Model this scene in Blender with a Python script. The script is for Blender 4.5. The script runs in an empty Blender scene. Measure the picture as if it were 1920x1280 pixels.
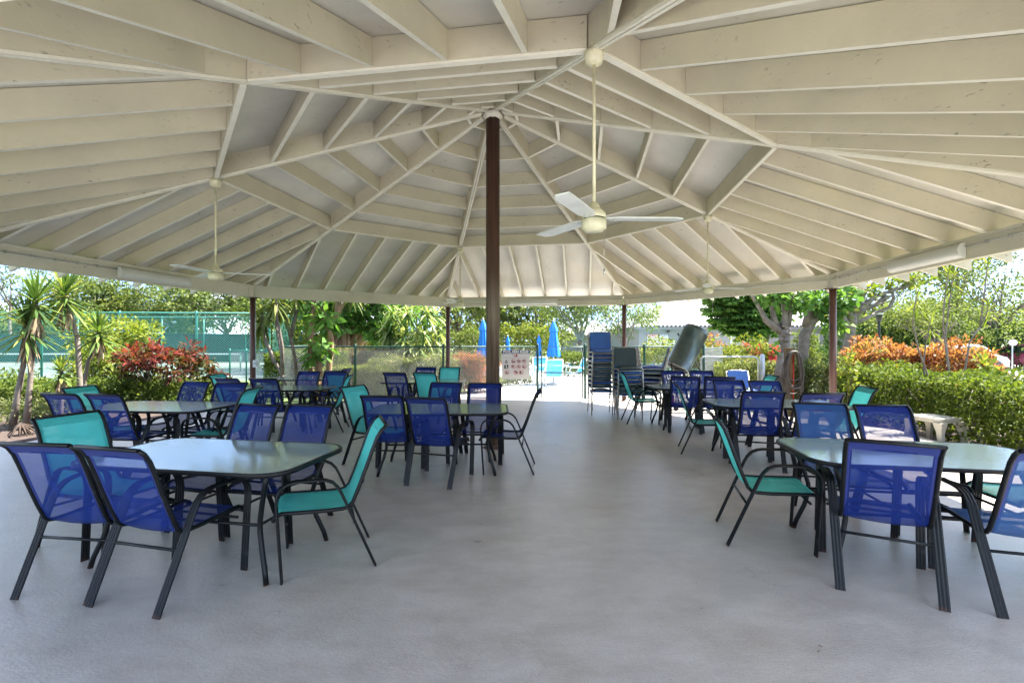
import bpy, math, random
import numpy as np
from mathutils import Vector, Matrix

# ------------------------------------------------------------------ camera, sky, sun, exposure
scn = bpy.context.scene
COL = scn.collection
cam_d = bpy.data.cameras.new("camera"); cam = bpy.data.objects.new("camera", cam_d); COL.objects.link(cam)
FPX, HOR, CAMZ = 875.7, 639.0, 1.525          # focal length and horizon in the photograph's pixels
cam.location = (0, 0, CAMZ); cam.rotation_euler = (math.pi/2, 0, 0)
cam_d.sensor_width = 36; cam_d.lens = FPX/1920*36
cam_d.shift_y = (HOR-640)/1920
cam_d.clip_start = .05; cam_d.clip_end = 2000
scn.camera = cam

SUN_EL, SUN_AZ = math.radians(57), math.radians(66)     # azimuth clockwise from +Y (the far side)
world = bpy.data.worlds.new("World"); scn.world = world; world.use_nodes = True
wn, wl = world.node_tree.nodes, world.node_tree.links
sky = wn.new("ShaderNodeTexSky"); sky.sky_type = 'NISHITA'; sky.sun_disc = False
sky.sun_elevation = SUN_EL; sky.sun_rotation = SUN_AZ
sky.air_density = 1.0; sky.dust_density = .6; sky.ozone_density = 1.5
tc = wn.new("ShaderNodeTexCoord")
lift = wn.new("ShaderNodeVectorMath"); lift.operation = 'ADD'; lift.inputs[1].default_value = (0, 0, .22)   # clear blue air low down
wl.new(tc.outputs['Generated'], lift.inputs[0]); wl.new(lift.outputs[0], sky.inputs[0])
mp = wn.new("ShaderNodeMapping"); mp.inputs['Scale'].default_value = (1, 1, 2.6)
cn = wn.new("ShaderNodeTexNoise"); cn.inputs['Scale'].default_value = 2.6; cn.inputs['Detail'].default_value = 7
cr = wn.new("ShaderNodeValToRGB"); cr.color_ramp.elements[0].position = .52; cr.color_ramp.elements[1].position = .64
cmix = wn.new("ShaderNodeMix"); cmix.data_type = 'RGBA'
cmix.inputs[7].default_value = (7.0, 7.2, 7.6, 1)       # sunlit cloud
wl.new(tc.outputs['Generated'], mp.inputs[0]); wl.new(mp.outputs[0], cn.inputs[0]); wl.new(cn.outputs[0], cr.inputs[0])
wl.new(cr.outputs[0], cmix.inputs[0]); wl.new(sky.outputs[0], cmix.inputs[6])
wl.new(cmix.outputs[2], wn['Background'].inputs['Color'])
wn['Background'].inputs['Strength'].default_value = 0.10

sun_d = bpy.data.lights.new("sun", 'SUN'); sun_d.energy = 4.6; sun_d.angle = math.radians(.53); sun_d.color = (1, .95, .86)
sun = bpy.data.objects.new("sun", sun_d); COL.objects.link(sun)
sdir = Vector((math.sin(SUN_AZ)*math.cos(SUN_EL), math.cos(SUN_AZ)*math.cos(SUN_EL), math.sin(SUN_EL)))
sun.rotation_euler = sdir.to_track_quat('Z', 'Y').to_euler(); sun.location = (0, 10, 30)

scn.view_settings.view_transform = 'Standard'; scn.view_settings.look = 'None'
scn.view_settings.gamma = 1; scn.view_settings.exposure = 2.7
scn.cycles.max_bounces = 10; scn.cycles.diffuse_bounces = 5; scn.cycles.transparent_max_bounces = 16
scn.cycles.sample_clamp_indirect = 8; scn.cycles.caustics_reflective = False; scn.cycles.caustics_refractive = False
scn.cycles.use_denoising = True

# ------------------------------------------------------------------ helpers
R = random.Random(7)
NR = np.random.default_rng(11)
PI = math.pi
def X(u, d): return (u-960)/FPX*d                         # sideways place of picture column u at distance d
def Z(v, d): return CAMZ-(v-HOR)/FPX*d

class MB:
    def __init__(s): s.v = []; s.f = []; s.sm = []; s.ff = []
    def add(s, vs, fs, smooth=False):
        o = len(s.v); s.v += [tuple(p) for p in vs]
        s.f += [tuple(i+o for i in f) for f in fs]; s.sm += [smooth]*len(fs); return s
    def box(s, c, d, rz=0, M=None):
        hx, hy, hz = d[0]/2, d[1]/2, d[2]/2
        vs = [Vector((x, y, z)) for z in (-hz, hz) for x, y in ((-hx, -hy), (hx, -hy), (hx, hy), (-hx, hy))]
        m = M if M is not None else Matrix.Rotation(rz, 3, 'Z')
        vs = [m @ v + Vector(c) for v in vs]
        return s.add(vs, [(3, 2, 1, 0), (4, 5, 6, 7), (0, 1, 5, 4), (1, 2, 6, 5), (2, 3, 7, 6), (3, 0, 4, 7)])
    def plank(s, A, B, w, h, off=0, foot=None):
        """upright board whose lower edge runs from A to B"""
        A, B = Vector(A), Vector(B); d = (B-A); n = Vector((-d.y, d.x, 0)).normalized()
        vs = []
        for P in (A, B):
            for t, k in ((-w/2, 0), (w/2, 0), (w/2, h), (-w/2, h)):
                vs.append(P+n*(t+off)+Vector((0, 0, k)))
        s.add(vs, [(3, 2, 1, 0), (4, 5, 6, 7), (0, 1, 5, 4), (1, 2, 6, 5), (2, 3, 7, 6), (3, 0, 4, 7)])
        if foot: s.foot = foot; s.ff.append(len(s.f)-4)   # whiter underside: light bounced off the floor, put into the colour
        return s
    def tube(s, pts, r, n=8, cap=True, closed=False):
        pts = [Vector(p) for p in pts]; m = len(pts)
        rs = r if isinstance(r, (list, tuple)) else [r]*m
        t0 = (pts[1]-pts[0]).normalized()
        up = Vector((0, 0, 1)) if abs(t0.z) < .9 else Vector((1, 0, 0))
        nrm = (up-t0*up.dot(t0)).normalized(); vs = []; prev = t0
        for i, p in enumerate(pts):
            if closed: t = (pts[(i+1) % m]-pts[i-1]).normalized()
            elif i == 0: t = t0
            elif i == m-1: t = (pts[i]-pts[i-1]).normalized()
            else: t = ((pts[i+1]-p).normalized()+(p-pts[i-1]).normalized()).normalized()
            nrm = (nrm-t*nrm.dot(t)).normalized(); b = t.cross(nrm)
            for k in range(n):
                a = 2*PI*k/n; vs.append(p+(nrm*math.cos(a)+b*math.sin(a))*rs[i])
        fs = []
        for i in range(m if closed else m-1):
            j = (i+1) % m
            for k in range(n):
                fs.append((i*n+k, i*n+(k+1) % n, j*n+(k+1) % n, j*n+k))
        s.add(vs, fs, n > 4)
        if cap and not closed:
            o = len(s.v)-m*n
            s.f += [tuple(o+k for k in range(n))[::-1], tuple(o+(m-1)*n+k for k in range(n))]; s.sm += [False, False]
        return s
    def sweep(s, pts, prof, x0=0.):
        """closed profile [(across x, along normal)] swept along a path in the yz plane at x0"""
        m, n = len(pts), len(prof); vs = []
        for i, (y, z) in enumerate(pts):
            a = Vector(pts[max(i-1, 0)]); b = Vector(pts[min(i+1, m-1)]); t = (b-a).normalized()
            for px, pn in prof: vs.append((x0+px, y-t.y*pn, z+t.x*pn))
        fs = [(i*n+k, i*n+(k+1) % n, (i+1)*n+(k+1) % n, (i+1)*n+k) for i in range(m-1) for k in range(n)]
        fs += [tuple(range(n))[::-1], tuple((m-1)*n+k for k in range(n))]
        return s.add(vs, fs, False)
    def lathe(s, prof, c=(0, 0, 0), n=20, M=None, smooth=True, cap=True):
        vs = []; c = Vector(c)
        for r, z in prof:
            for k in range(n):
                a = 2*PI*k/n; p = Vector((r*math.cos(a), r*math.sin(a), z)); vs.append((M @ p if M is not None else p)+c)
        m = len(prof)
        fs = [(i*n+k, i*n+(k+1) % n, (i+1)*n+(k+1) % n, (i+1)*n+k) for i in range(m-1) for k in range(n)]
        s.add(vs, fs, smooth); o = len(s.v)-m*n
        if cap and prof[0][0] > 1e-4: s.f.append(tuple(o+k for k in range(n))[::-1]); s.sm.append(False)
        if cap and prof[-1][0] > 1e-4: s.f.append(tuple(o+(m-1)*n+k for k in range(n))); s.sm.append(False)
        return s
    def prism(s, poly, z0, z1):
        n = len(poly)
        vs = [(x, y, z0) for x, y in poly]+[(x, y, z1) for x, y in poly]
        return s.add(vs, [tuple(range(n))[::-1], tuple(range(n, 2*n))]+[(k, (k+1) % n, n+(k+1) % n, n+k) for k in range(n)])
    def sheet(s, rows, smooth=True):
        n = len(rows[0]); vs = [p for r in rows for p in r]
        return s.add(vs, [(i*n+k, i*n+k+1, (i+1)*n+k+1, (i+1)*n+k) for i in range(len(rows)-1) for k in range(n-1)], smooth)
    def build(s, name, mat, parent=None, loc=None, rz=0):
        me = bpy.data.meshes.new(name); me.from_pydata(s.v, [], s.f)
        me.polygons.foreach_set('use_smooth', s.sm); me.materials.append(mat); me.update()
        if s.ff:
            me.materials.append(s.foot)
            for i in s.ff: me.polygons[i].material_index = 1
        o = bpy.data.objects.new(name, me); COL.objects.link(o)
        if parent is not None: o.parent = parent
        if loc is not None: o.location = loc
        o.rotation_euler.z = rz
        return o

def tag(o, label=None, cat=None, group=None, kind=None):
    for k, v in (('label', label), ('category', cat), ('group', group), ('kind', kind)):
        if v: o[k] = v
    return o
def thing(name, label, cat, loc=(0, 0, 0), rz=0, group=None):
    o = bpy.data.objects.new(name, None); COL.objects.link(o); o.location = loc; o.rotation_euler.z = rz
    o.empty_display_size = .1
    return tag(o, label, cat, group)
def copy_tree(o, parent=None):
    c = o.copy(); COL.objects.link(c)
    if parent is not None: c.parent = parent
    for ch in list(o.children): copy_tree(ch, c)
    return c
def kid(o, name): return next(c for c in o.children if c.name.split('.')[0] == name)
def structure(mb, name, mat, **k): return tag(mb.build(name, mat, **k), kind='structure')

# ------------------------------------------------------------------ materials
def new_mat(name):
    m = bpy.data.materials.new(name); m.use_nodes = True
    return m, m.node_tree.nodes, m.node_tree.links, m.node_tree.nodes['Principled BSDF']
def ramp(n, l, src, stops):
    r = n.new("ShaderNodeValToRGB"); e = r.color_ramp.elements
    while len(e) < len(stops): e.new(.5)
    for el, (p, c) in zip(e, stops): el.position = p; el.color = (*c, 1)
    l.new(src, r.inputs[0]); return r.outputs[0]
def noise(n, l, scale, detail=4, coord='Object', stretch=None, rough=.55):
    t = n.new("ShaderNodeTexCoord"); x = n.new("ShaderNodeTexNoise")
    x.inputs['Scale'].default_value = scale; x.inputs['Detail'].default_value = detail; x.inputs['Roughness'].default_value = rough
    if stretch:
        mpn = n.new("ShaderNodeMapping"); mpn.inputs['Scale'].default_value = stretch
        l.new(t.outputs[coord], mpn.inputs[0]); l.new(mpn.outputs[0], x.inputs[0])
    else: l.new(t.outputs[coord], x.inputs[0])
    return x.outputs[0]
def mixc(n, l, a, b, fac, mode='MIX'):
    m = n.new("ShaderNodeMix"); m.data_type = 'RGBA'; m.blend_type = mode
    for sock, val in ((m.inputs[0], fac), (m.inputs[6], a), (m.inputs[7], b)):
        if hasattr(val, 'is_linked') or hasattr(val, 'links'): l.new(val, sock)
        elif isinstance(val, (int, float)): sock.default_value = val
        else: sock.default_value = (*val, 1)
    return m.outputs[2]
def bump(n, l, p, h, strength, dist=.01):
    b = n.new("ShaderNodeBump"); b.inputs['Strength'].default_value = strength; b.inputs['Distance'].default_value = dist
    l.new(h, b.inputs['Height']); l.new(b.outputs[0], p.inputs['Normal'])
def simple(name, c, rough=.5, metal=0, var=.15, scale=6, bmp=0, bscale=60, spec=None, stretch=None):
    m, n, l, p = new_mat(name)
    f = noise(n, l, scale, 5, stretch=stretch)
    lo = tuple(x*(1-var) for x in c); hi = tuple(min(1, x*(1+var)) for x in c)
    l.new(ramp(n, l, f, [(.3, lo), (.7, hi)]), p.inputs['Base Color'])
    p.inputs['Roughness'].default_value = rough; p.inputs['Metallic'].default_value = metal
    if spec is not None: p.inputs['Specular IOR Level'].default_value = spec
    if bmp: bump(n, l, p, noise(n, l, bscale, 3), bmp)
    return m
def leafmat(name, stops, rough=.68, trans=.35):
    """leaf colour picked per leaf from the stops by the face attribute 'tint'; thin leaves pass some light"""
    m, n, l, p = new_mat(name)
    a = n.new("ShaderNodeAttribute"); a.attribute_name = 'tint'
    c = ramp(n, l, a.outputs['Fac'], stops)
    l.new(c, p.inputs['Base Color']); p.inputs['Roughness'].default_value = max(rough, .68)
    p.inputs['Specular IOR Level'].default_value = .14
    t = n.new("ShaderNodeBsdfTranslucent"); l.new(mixc(n, l, c, (1.35, 1.4, .6), 1, 'MULTIPLY'), t.inputs[0])
    x = n.new("ShaderNodeMixShader"); x.inputs[0].default_value = trans
    l.new(p.outputs[0], x.inputs[1]); l.new(t.outputs[0], x.inputs[2]); l.new(x.outputs[0], n['Material Output'].inputs[0])
    return m

def paint_mat(name, base, dirt=(.13, .11, .08), fleck=.75):
    m, n, l, p = new_mat(name)
    f = noise(n, l, 1.7, 6)
    c = ramp(n, l, f, [(.3, tuple(x*.86 for x in base)), (.62, base)])
    g = noise(n, l, 3, 5, stretch=(9, 9, 60))
    c = mixc(n, l, c, tuple(x*.86 for x in base), ramp(n, l, g, [(.5, (0, 0, 0)), (.75, (.6, .6, .6))]))
    s1 = noise(n, l, 17, 3, stretch=(1, 1, 2.2)); s2 = noise(n, l, 2.3, 2)
    k = mixc(n, l, ramp(n, l, s1, [(.64, (0, 0, 0)), (.68, (fleck,)*3)]), ramp(n, l, s2, [(.45, (0, 0, 0)), (.7, (1, 1, 1))]), 1, 'MULTIPLY')
    c = mixc(n, l, c, dirt, k)
    v = noise(n, l, .9, 5)
    c = mixc(n, l, c, (.66, .60, .44), ramp(n, l, v, [(.52, (0, 0, 0)), (.72, (.5,)*3)]))
    l.new(c, p.inputs['Base Color']); p.inputs['Roughness'].default_value = .55
    bump(n, l, p, g, .3, .004)
    return m

M = {}
M['cream'] = paint_mat('cream_paint', (.585, .53, .425))
M['deck'] = paint_mat('white_plywood', (.68, .65, .61), fleck=.6)
M['beam'] = paint_mat('beam_paint', (.64, .60, .54), fleck=.7)
M['trim_and_bounce'] = simple('white_trim_and_bounce', (.76, .72, .65), .5, var=.06)  # trim boards; on rafter and purlin undersides it colours in floor bounce
M['shingle'] = simple('grey_shingle', (.3, .29, .28), .9, var=.3, scale=12)

def floor_mat():
    m, n, l, p = new_mat('painted_concrete')
    a = noise(n, l, .45, 7, rough=.62); b = noise(n, l, 2.6, 9, stretch=(1, 1.9, 1), rough=.72); c0 = noise(n, l, 60, 3)
    c = ramp(n, l, a, [(.28, (.48, .44, .395)), (.5, (.555, .515, .465)), (.72, (.60, .56, .51))])
    c = mixc(n, l, c, ramp(n, l, b, [(.34, (.74, .72, .70)), (.62, (1, 1, 1))]), .85, 'MULTIPLY')
    c = mixc(n, l, c, ramp(n, l, noise(n, l, 130, 4), [(.3, (.72, .72, .72)), (.6, (1, 1, 1))]), .9, 'MULTIPLY')
    ck = noise(n, l, 1.1, 10, rough=.65); sel = ramp(n, l, noise(n, l, .8, 3), [(.5, (0, 0, 0)), (.6, (1, 1, 1))])
    c = mixc(n, l, c, (.25, .22, .19), mixc(n, l, ramp(n, l, ck, [(.494, (0, 0, 0)), (.5, (.55,)*3), (.506, (0, 0, 0))]), sel, 1, 'MULTIPLY'))
    c = mixc(n, l, c, (.33, .25, .19), mixc(n, l, ramp(n, l, noise(n, l, 1.3, 7), [(.52, (0, 0, 0)), (.72, (.75,)*3)]), ramp(n, l, c0, [(.4, (.3,)*3), (.7, (1, 1, 1))]), 1, 'MULTIPLY'))
    c = mixc(n, l, c, (.16, .15, .14), ramp(n, l, noise(n, l, 34, 2), [(.745, (0, 0, 0)), (.77, (.8,)*3)]))
    l.new(c, p.inputs['Base Color'])
    l.new(ramp(n, l, b, [(.3, (.26,)*3), (.7, (.44,)*3)]), p.inputs['Roughness'])
    p.inputs['Specular IOR Level'].default_value = .55
    bump(n, l, p, mixc(n, l, b, noise(n, l, 38, 5, stretch=(1, 2, 1)), .6), .6, .006)
    return m
M['floor'] = floor_mat()
M['concrete'] = simple('pale_concrete', (.52, .51, .48), .85, var=.12, scale=1.4, bmp=.2)
M['asphalt'] = simple('worn_asphalt', (.16, .16, .16), .9, var=.2, scale=2)
M['court'] = simple('green_court', (.10, .135, .115), .85, var=.1, scale=.7)
M['lawn'] = simple('lawn', (.085, .13, .035), .9, var=.45, scale=5, bmp=.6, bscale=40)
M['mulch'] = simple('mulch', (.055, .036, .026), .95, var=.6, scale=22, bmp=1, bscale=35)
M['line'] = simple('white_line_paint', (.75, .75, .72), .7, var=.05)
M['brown'] = simple('brown_post_paint', (.095, .042, .03), .45, var=.35, scale=5, stretch=(4, 4, .6))
def pole_mat():
    m, n, l, p = new_mat('rusted_brown_steel'); t = n.new("ShaderNodeTexCoord"); sp_ = n.new("ShaderNodeSeparateXYZ"); l.new(t.outputs['Object'], sp_.inputs[0])
    st = noise(n, l, 4, 5, stretch=(11, 11, .3))
    c = ramp(n, l, st, [(.3, (.045, .02, .014)), (.7, (.105, .048, .032))])
    old = ramp(n, l, noise(n, l, 5, 6, stretch=(12, 12, .25)), [(.35, (.07, .042, .022)), (.5, (.16, .095, .058)), (.65, (.20, .165, .11))])
    md = n.new("ShaderNodeMath"); md.operation = 'MULTIPLY'; md.inputs[1].default_value = .4; l.new(sp_.outputs[2], md.inputs[0])
    l.new(mixc(n, l, old, c, ramp(n, l, md.outputs[0], [(.75, (0, 0, 0)), (1, (1, 1, 1))])), p.inputs['Base Color'])
    p.inputs['Roughness'].default_value = .5; bump(n, l, p, st, .4, .006); return m
M['pole'] = pole_mat()
M['edge'] = simple('brown_edging', (.13, .07, .05), .7, var=.3)

def frame_mat():
    m, n, l, p = new_mat('black_powder_coat')
    t = n.new("ShaderNodeTexCoord"); sp = n.new("ShaderNodeSeparateXYZ"); l.new(t.outputs['Object'], sp.inputs[0])
    rz = ramp(n, l, sp.outputs[2], [(.012, (1, 1, 1)), (.03, (0, 0, 0))])
    k = mixc(n, l, rz, ramp(n, l, noise(n, l, 18, 3), [(.4, (0, 0, 0)), (.6, (1, 1, 1))]), 1, 'MULTIPLY')
    w = ramp(n, l, noise(n, l, 14, 5), [(.62, (0, 0, 0)), (.72, (.5,)*3)])
    c = mixc(n, l, (.004, .005, .006), (.035, .036, .036), w)
    l.new(mixc(n, l, c, (.06, .024, .012), k), p.inputs['Base Color'])
    p.inputs['Roughness'].default_value = .4; p.inputs['Specular IOR Level'].default_value = .3
    return m
M['black'] = frame_mat()
def sling_mat(name, c, alpha, bright=.12):
    m, n, l, p = new_mat(name)
    t = n.new("ShaderNodeTexCoord")
    v = noise(n, l, 7, 4)
    oi = n.new("ShaderNodeObjectInfo"); fd = ramp(n, l, oi.outputs['Random'], [(0, (.82, .82, .86)), (.5, (1, 1, 1)), (1, (1.25, 1.2, 1.05))])   # some slings are more faded
    l.new(mixc(n, l, ramp(n, l, v, [(.3, tuple(x*(1-bright) for x in c)), (.7, tuple(min(1, x*(1+bright)) for x in c))]), fd, 1, 'MULTIPLY'), p.inputs['Base Color'])
    p.inputs['Roughness'].default_value = .62; p.inputs['Specular IOR Level'].default_value = .3
    w = n.new("ShaderNodeTexWave"); w.inputs['Scale'].default_value = 90; l.new(t.outputs['Object'], w.inputs[0])
    bump(n, l, p, w.outputs[1], .25, .002)
    tr = n.new("ShaderNodeBsdfTransparent"); tl = n.new("ShaderNodeBsdfTranslucent"); tl.inputs[0].default_value = (*c, 1)
    a = n.new("ShaderNodeMixShader"); a.inputs[0].default_value = .3; l.new(p.outputs[0], a.inputs[1]); l.new(tl.outputs[0], a.inputs[2])
    x = n.new("ShaderNodeMixShader"); x.inputs[0].default_value = alpha
    l.new(a.outputs[0], x.inputs[1]); l.new(tr.outputs[0], x.inputs[2]); l.new(x.outputs[0], n['Material Output'].inputs[0])
    return m
M['blue'] = sling_mat('blue_mesh', (.011, .04, .28), .32)
M['steel_blue'] = sling_mat('steel_blue_mesh', (.04, .12, .33), .2)
M['teal'] = sling_mat('teal_mesh', (.11, .72, .67), .07)
M['hem_blue'] = simple('blue_hem', (.018, .032, .17), .6)
M['hem_teal'] = simple('teal_hem', (.06, .48, .47), .6)

def glass_mat():
    m, n, l, p = new_mat('rippled_green_glass')
    t = n.new("ShaderNodeTexCoord"); vo = n.new("ShaderNodeTexVoronoi"); vo.inputs['Scale'].default_value = 70
    mpn = n.new("ShaderNodeMapping"); mpn.inputs['Scale'].default_value = (1, .55, 1)
    l.new(t.outputs['Object'], mpn.inputs[0]); l.new(mpn.outputs[0], vo.inputs[0])
    p.inputs['Base Color'].default_value = (.62, .82, .73, 1); p.inputs['Roughness'].default_value = .25
    bp = n.new("ShaderNodeBump"); bp.inputs['Strength'].default_value = .13; bp.inputs['Distance'].default_value = .002
    l.new(vo.outputs['Distance'], bp.inputs['Height'])
    tr = n.new("ShaderNodeBsdfTransparent"); tr.inputs[0].default_value = (.76, .90, .84, 1)
    a = n.new("ShaderNodeMixShader"); a.inputs[0].default_value = .34
    l.new(p.outputs[0], a.inputs[1]); l.new(tr.outputs[0], a.inputs[2])
    g = n.new("ShaderNodeBsdfGlossy"); g.inputs['Roughness'].default_value = .035; l.new(bp.outputs[0], g.inputs['Normal'])
    fr = n.new("ShaderNodeFresnel"); fr.inputs[0].default_value = 1.55
    x = n.new("ShaderNodeMixShader"); l.new(fr.outputs[0], x.inputs[0]); l.new(a.outputs[0], x.inputs[1]); l.new(g.outputs[0], x.inputs[2])
    l.new(x.outputs[0], n['Material Output'].inputs[0])
    return m
M['glass'] = glass_mat()
M['white_plastic'] = simple('white_plastic', (.48, .455, .385), .4, var=.06)
M['fixture'] = simple('fixture_white', (.62, .62, .61), .35, var=.03)
M['fan_body'] = simple('aged_cream_enamel', (.72, .67, .50), .4, var=.15, scale=10)
M['fan_blade'] = simple('white_fan_blade', (.70, .72, .73), .4, var=.12, scale=6)
M['steel'] = simple('brushed_steel', (.55, .52, .47), .35, .7, var=.2, scale=10)
M['galv'] = simple('galvanised_steel', (.42, .43, .43), .45, .6, var=.15)
M['green_steel'] = simple('green_fence_paint', (.006, .055, .036), .5, var=.2)
M['court_green'] = simple('court_fence_green', (.035, .20, .165), .5, var=.12)
M['wire'] = simple('vinyl_wire', (.05, .075, .065), .5, var=.1)
M['court_wire'] = simple('court_wire', (.05, .25, .20), .5, var=.1)
M['screen'] = simple('windscreen_cloth', (.011, .030, .034), .85, var=.15, scale=1.5)
M['bark'] = simple('grey_bark', (.17, .14, .115), .9, var=.35, scale=7, bmp=.8, bscale=18)
M['tan_bark'] = simple('tan_bark', (.30, .19, .115), .9, var=.4, scale=6, bmp=.8, bscale=14, stretch=(3, 3, .5))
M['dead'] = simple('dead_leaf', (.32, .23, .14), .9, var=.4, scale=9)
M['black_plain'] = simple('black_rubber', (.015, .015, .016), .6)
M['red'] = simple('red_paint', (.5, .03, .025), .4)
M['navy'] = simple('navy_print', (.02, .045, .14), .5)
M['sign'] = simple('sign_white', (.62, .60, .58), .5, var=.04)
M['print_red'] = simple('print_red', (.45, .05, .05), .5)
M['print_black'] = simple('print_black', (.02, .02, .025), .5)

# ------------------------------------------------------------------ the pavilion (an octagon)
CX, CY, RAD, TH = -.275, 6.70, 6.05, -.242
R1, ZA, ZBEAM = 3.54, 4.82, 2.438
C8 = math.cos(PI/8); T8 = math.tan(PI/8); APO = RAD*C8; A1 = R1*C8; SL = .3534/C8; AOUT = APO+.66
def zb(a): return ZA-SL*a                                   # underside of the roof timbers at apothem a
def vtx(k, r):
    a = TH+(k-2)*PI/4; return Vector((CX+r*math.sin(a), CY+r*math.cos(a), 0))
def vz(k, r, dz=0): p = vtx(k, r); p.z = ZA-.3534*r+dz; return p
def side(k):                                              # outward normal and tangent of side k -> k+1
    a = TH+(k-1.5)*PI/4; n = Vector((math.sin(a), math.cos(a), 0)); return n, Vector((n.y, -n.x, 0))
CEN = Vector((CX, CY, 0))
def sp(k, a, s, z=0):
    n, t = side(k); p = CEN+n*a+t*s; p.z = z; return p

pav = thing('pavilion', 'open octagonal pavilion with cream timber roof on slim brown posts', 'pavilion', CEN)
def pbuild(mb, name, mat, parent=None):
    o = mb.build(name, mat)
    if parent is None: o.parent = pav; o.location = -CEN
    else: o.parent = parent
    return o
DV = .235
# roof: plywood deck seen from below, shingles on top
d = MB(); s = MB()
for k in range(1, 9):
    for mb, dz, th, ex in ((d, DV, .018, 0), (s, DV+.022, .03, .03)):
        rr = (AOUT+ex)/C8
        a, b, c = Vector((CX, CY, ZA+dz)), vz(k, rr, dz), vz(k+1, rr, dz)
        up = Vector((0, 0, th))
        mb.add([a, b, c, a+up, b+up, c+up], [(0, 1, 2), (5, 4, 3), (1, 4, 5, 2)])
pbuild(d, 'roof_deck', M['deck']); pbuild(s, 'roof_shingles', M['shingle'])
for k in range(1, 9):
    # hip: two boards with a shadow gap, standing on a narrow trim strip
    h = MB()
    for off in (-.024, .024): h.plank(vz(k, .16), vz(k, AOUT/C8-.02), .042, DV-.004, off)
    ho = pbuild(h, 'hip_rafter', M['cream'])
    t = MB()
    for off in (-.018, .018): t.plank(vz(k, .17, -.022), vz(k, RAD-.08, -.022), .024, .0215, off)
    pbuild(t, 'trim_strip', M['trim_and_bounce'], ho)
    # ring board at mid height
    hw = A1*T8-.05
    r = MB(); r.plank(sp(k, A1, -hw, zb(A1)-.006), sp(k, A1, hw, zb(A1)-.006), .06, DV-.012)
    ro = pbuild(r, 'ring_beam', M['cream'])
    t = MB(); t.plank(sp(k, A1, -hw, zb(A1)-.026), sp(k, A1, hw, zb(A1)-.026), .046, .0195); pbuild(t, 'trim_strip', M['trim_and_bounce'], ro)
    # inner boards parallel to the eave
    for j in range(1, 6):
        a = A1-.585*j; w = a*T8-.05
        if w < .05: continue
        p = MB(); z = zb(a)+.006+R.uniform(0, .006)
        p.plank(sp(k, a, -w, z), sp(k, a, w, z), .04, DV-.022, foot=M['trim_and_bounce']); pbuild(p, 'purlin', M['cream'])
    # common and jack rafters running over the eave beam
    for sgn in (-1, 1):
        for q in (.29, .87, 1.45, 2.03):
            a0 = A1+.032 if q < A1*T8 else q/T8+.05
            p = MB(); j = .004+R.uniform(0, .008)
            p.plank(sp(k, a0, sgn*q, zb(a0)+j), sp(k, AOUT-.01, sgn*q, zb(AOUT-.01)+j), .04, DV-.01-j, foot=M['trim_and_bounce']); pbuild(p, 'rafter', M['cream'])
    # eave beam
    w = APO*T8-.03
    b = MB(); b.plank(sp(k, APO, -w, ZBEAM), sp(k, APO, w, ZBEAM), .09, .212); b.plank(sp(k, APO, -w-.02, ZBEAM+.213), sp(k, APO, w+.02, ZBEAM+.213), .11, .034)
    bo = pbuild(b, 'eave_beam', M['beam'])
    g = MB()
    for e in (-1, 1):                                     # splice boards by the posts
        p0, p1 = sp(k, APO-.0505, e*(w-.16), ZBEAM-.006), sp(k, APO-.0505, e*(w-.02), ZBEAM-.006); g.plank(p0, p1, .012, .20)
    pbuild(g, 'splice_board', M['beam'], bo)
    # post
    c = vtx(k, RAD); pm = MB()
    pm.lathe([(.056, 0), (.056, ZBEAM-.012)], c, 18)
    po = pbuild(pm, 'post', M['brown'])
    q = MB(); q.box((c.x, c.y, ZBEAM-.006), (.20, .20, .011), -(TH+(k-2)*PI/4)); q.lathe([(.085, 0), (.085, .012), (.058, .014), (.058, .03)], c, 18)
    pbuild(q, 'post_plate', M['brown'], po)
pm = MB(); pm.lathe([(.098, 0), (.098, 4.70)], CEN, 32); po = pbuild(pm, 'center_column', M['pole'])
q = MB(); q.lathe([(.14, 0), (.14, .012), (.102, .014), (.102, .06)], CEN, 24); pbuild(q, 'base_plate', M['edge'], po)
q = MB(); q.lathe([(.1, 4.69), (.14, 4.735), (.14, 4.765), (.1, 4.77)], CEN, 8, smooth=False); pbuild(q, 'column_cap', M['trim_and_bounce'], po)
q = MB()
for k in range(1, 9):
    q.plank(vz(k, .1, .02), vz(k, .2, .02), .012, .2, .055); q.plank(vz(k, .1, .02), vz(k, .2, .02), .012, .2, -.055)
q.lathe([(.102, 4.78), (.102, 5.02)], CEN, 8, smooth=False); pbuild(q, 'gusset_plate', M['cream'], po)

# slab and the land around it
APS = {1: 6.6, 2: 5.86, 3: 6.3, 4: 6.6, 5: 6.6, 6: 6.9, 7: 6.9, 8: 7.05}
poly = []
for k in range(1, 9):
    n1, _ = side(k-1 if k > 1 else 8); n2, _ = side(k); a1, a2 = APS[k-1 if k > 1 else 8], APS[k]
    det = n1.x*n2.y-n1.y*n2.x
    poly.append((CX+(a1*n2.y-a2*n1.y)/det, CY+(n1.x*a2-n2.x*a1)/det))
f = MB(); f.prism(poly[::-1], -.16, 0); structure(f, 'floor', M['floor'])
GZ = -.11
def patch(name, x0, x1, y0, y1, z, mat): m = MB(); m.add([(x0, y0, z), (x1, y0, z), (x1, y1, z), (x0, y1, z)], [(0, 1, 2, 3)]); return structure(m, name, mat)
patch('ground', -700, 700, -200, 900, GZ, M['lawn'])
patch('mulch_bed', -12.4, -5.6, 3, 10.6, GZ+.004, M['mulch']); patch('mulch_bed', 5.9, 9.6, 2, 12.4, GZ+.004, M['mulch'])
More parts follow.
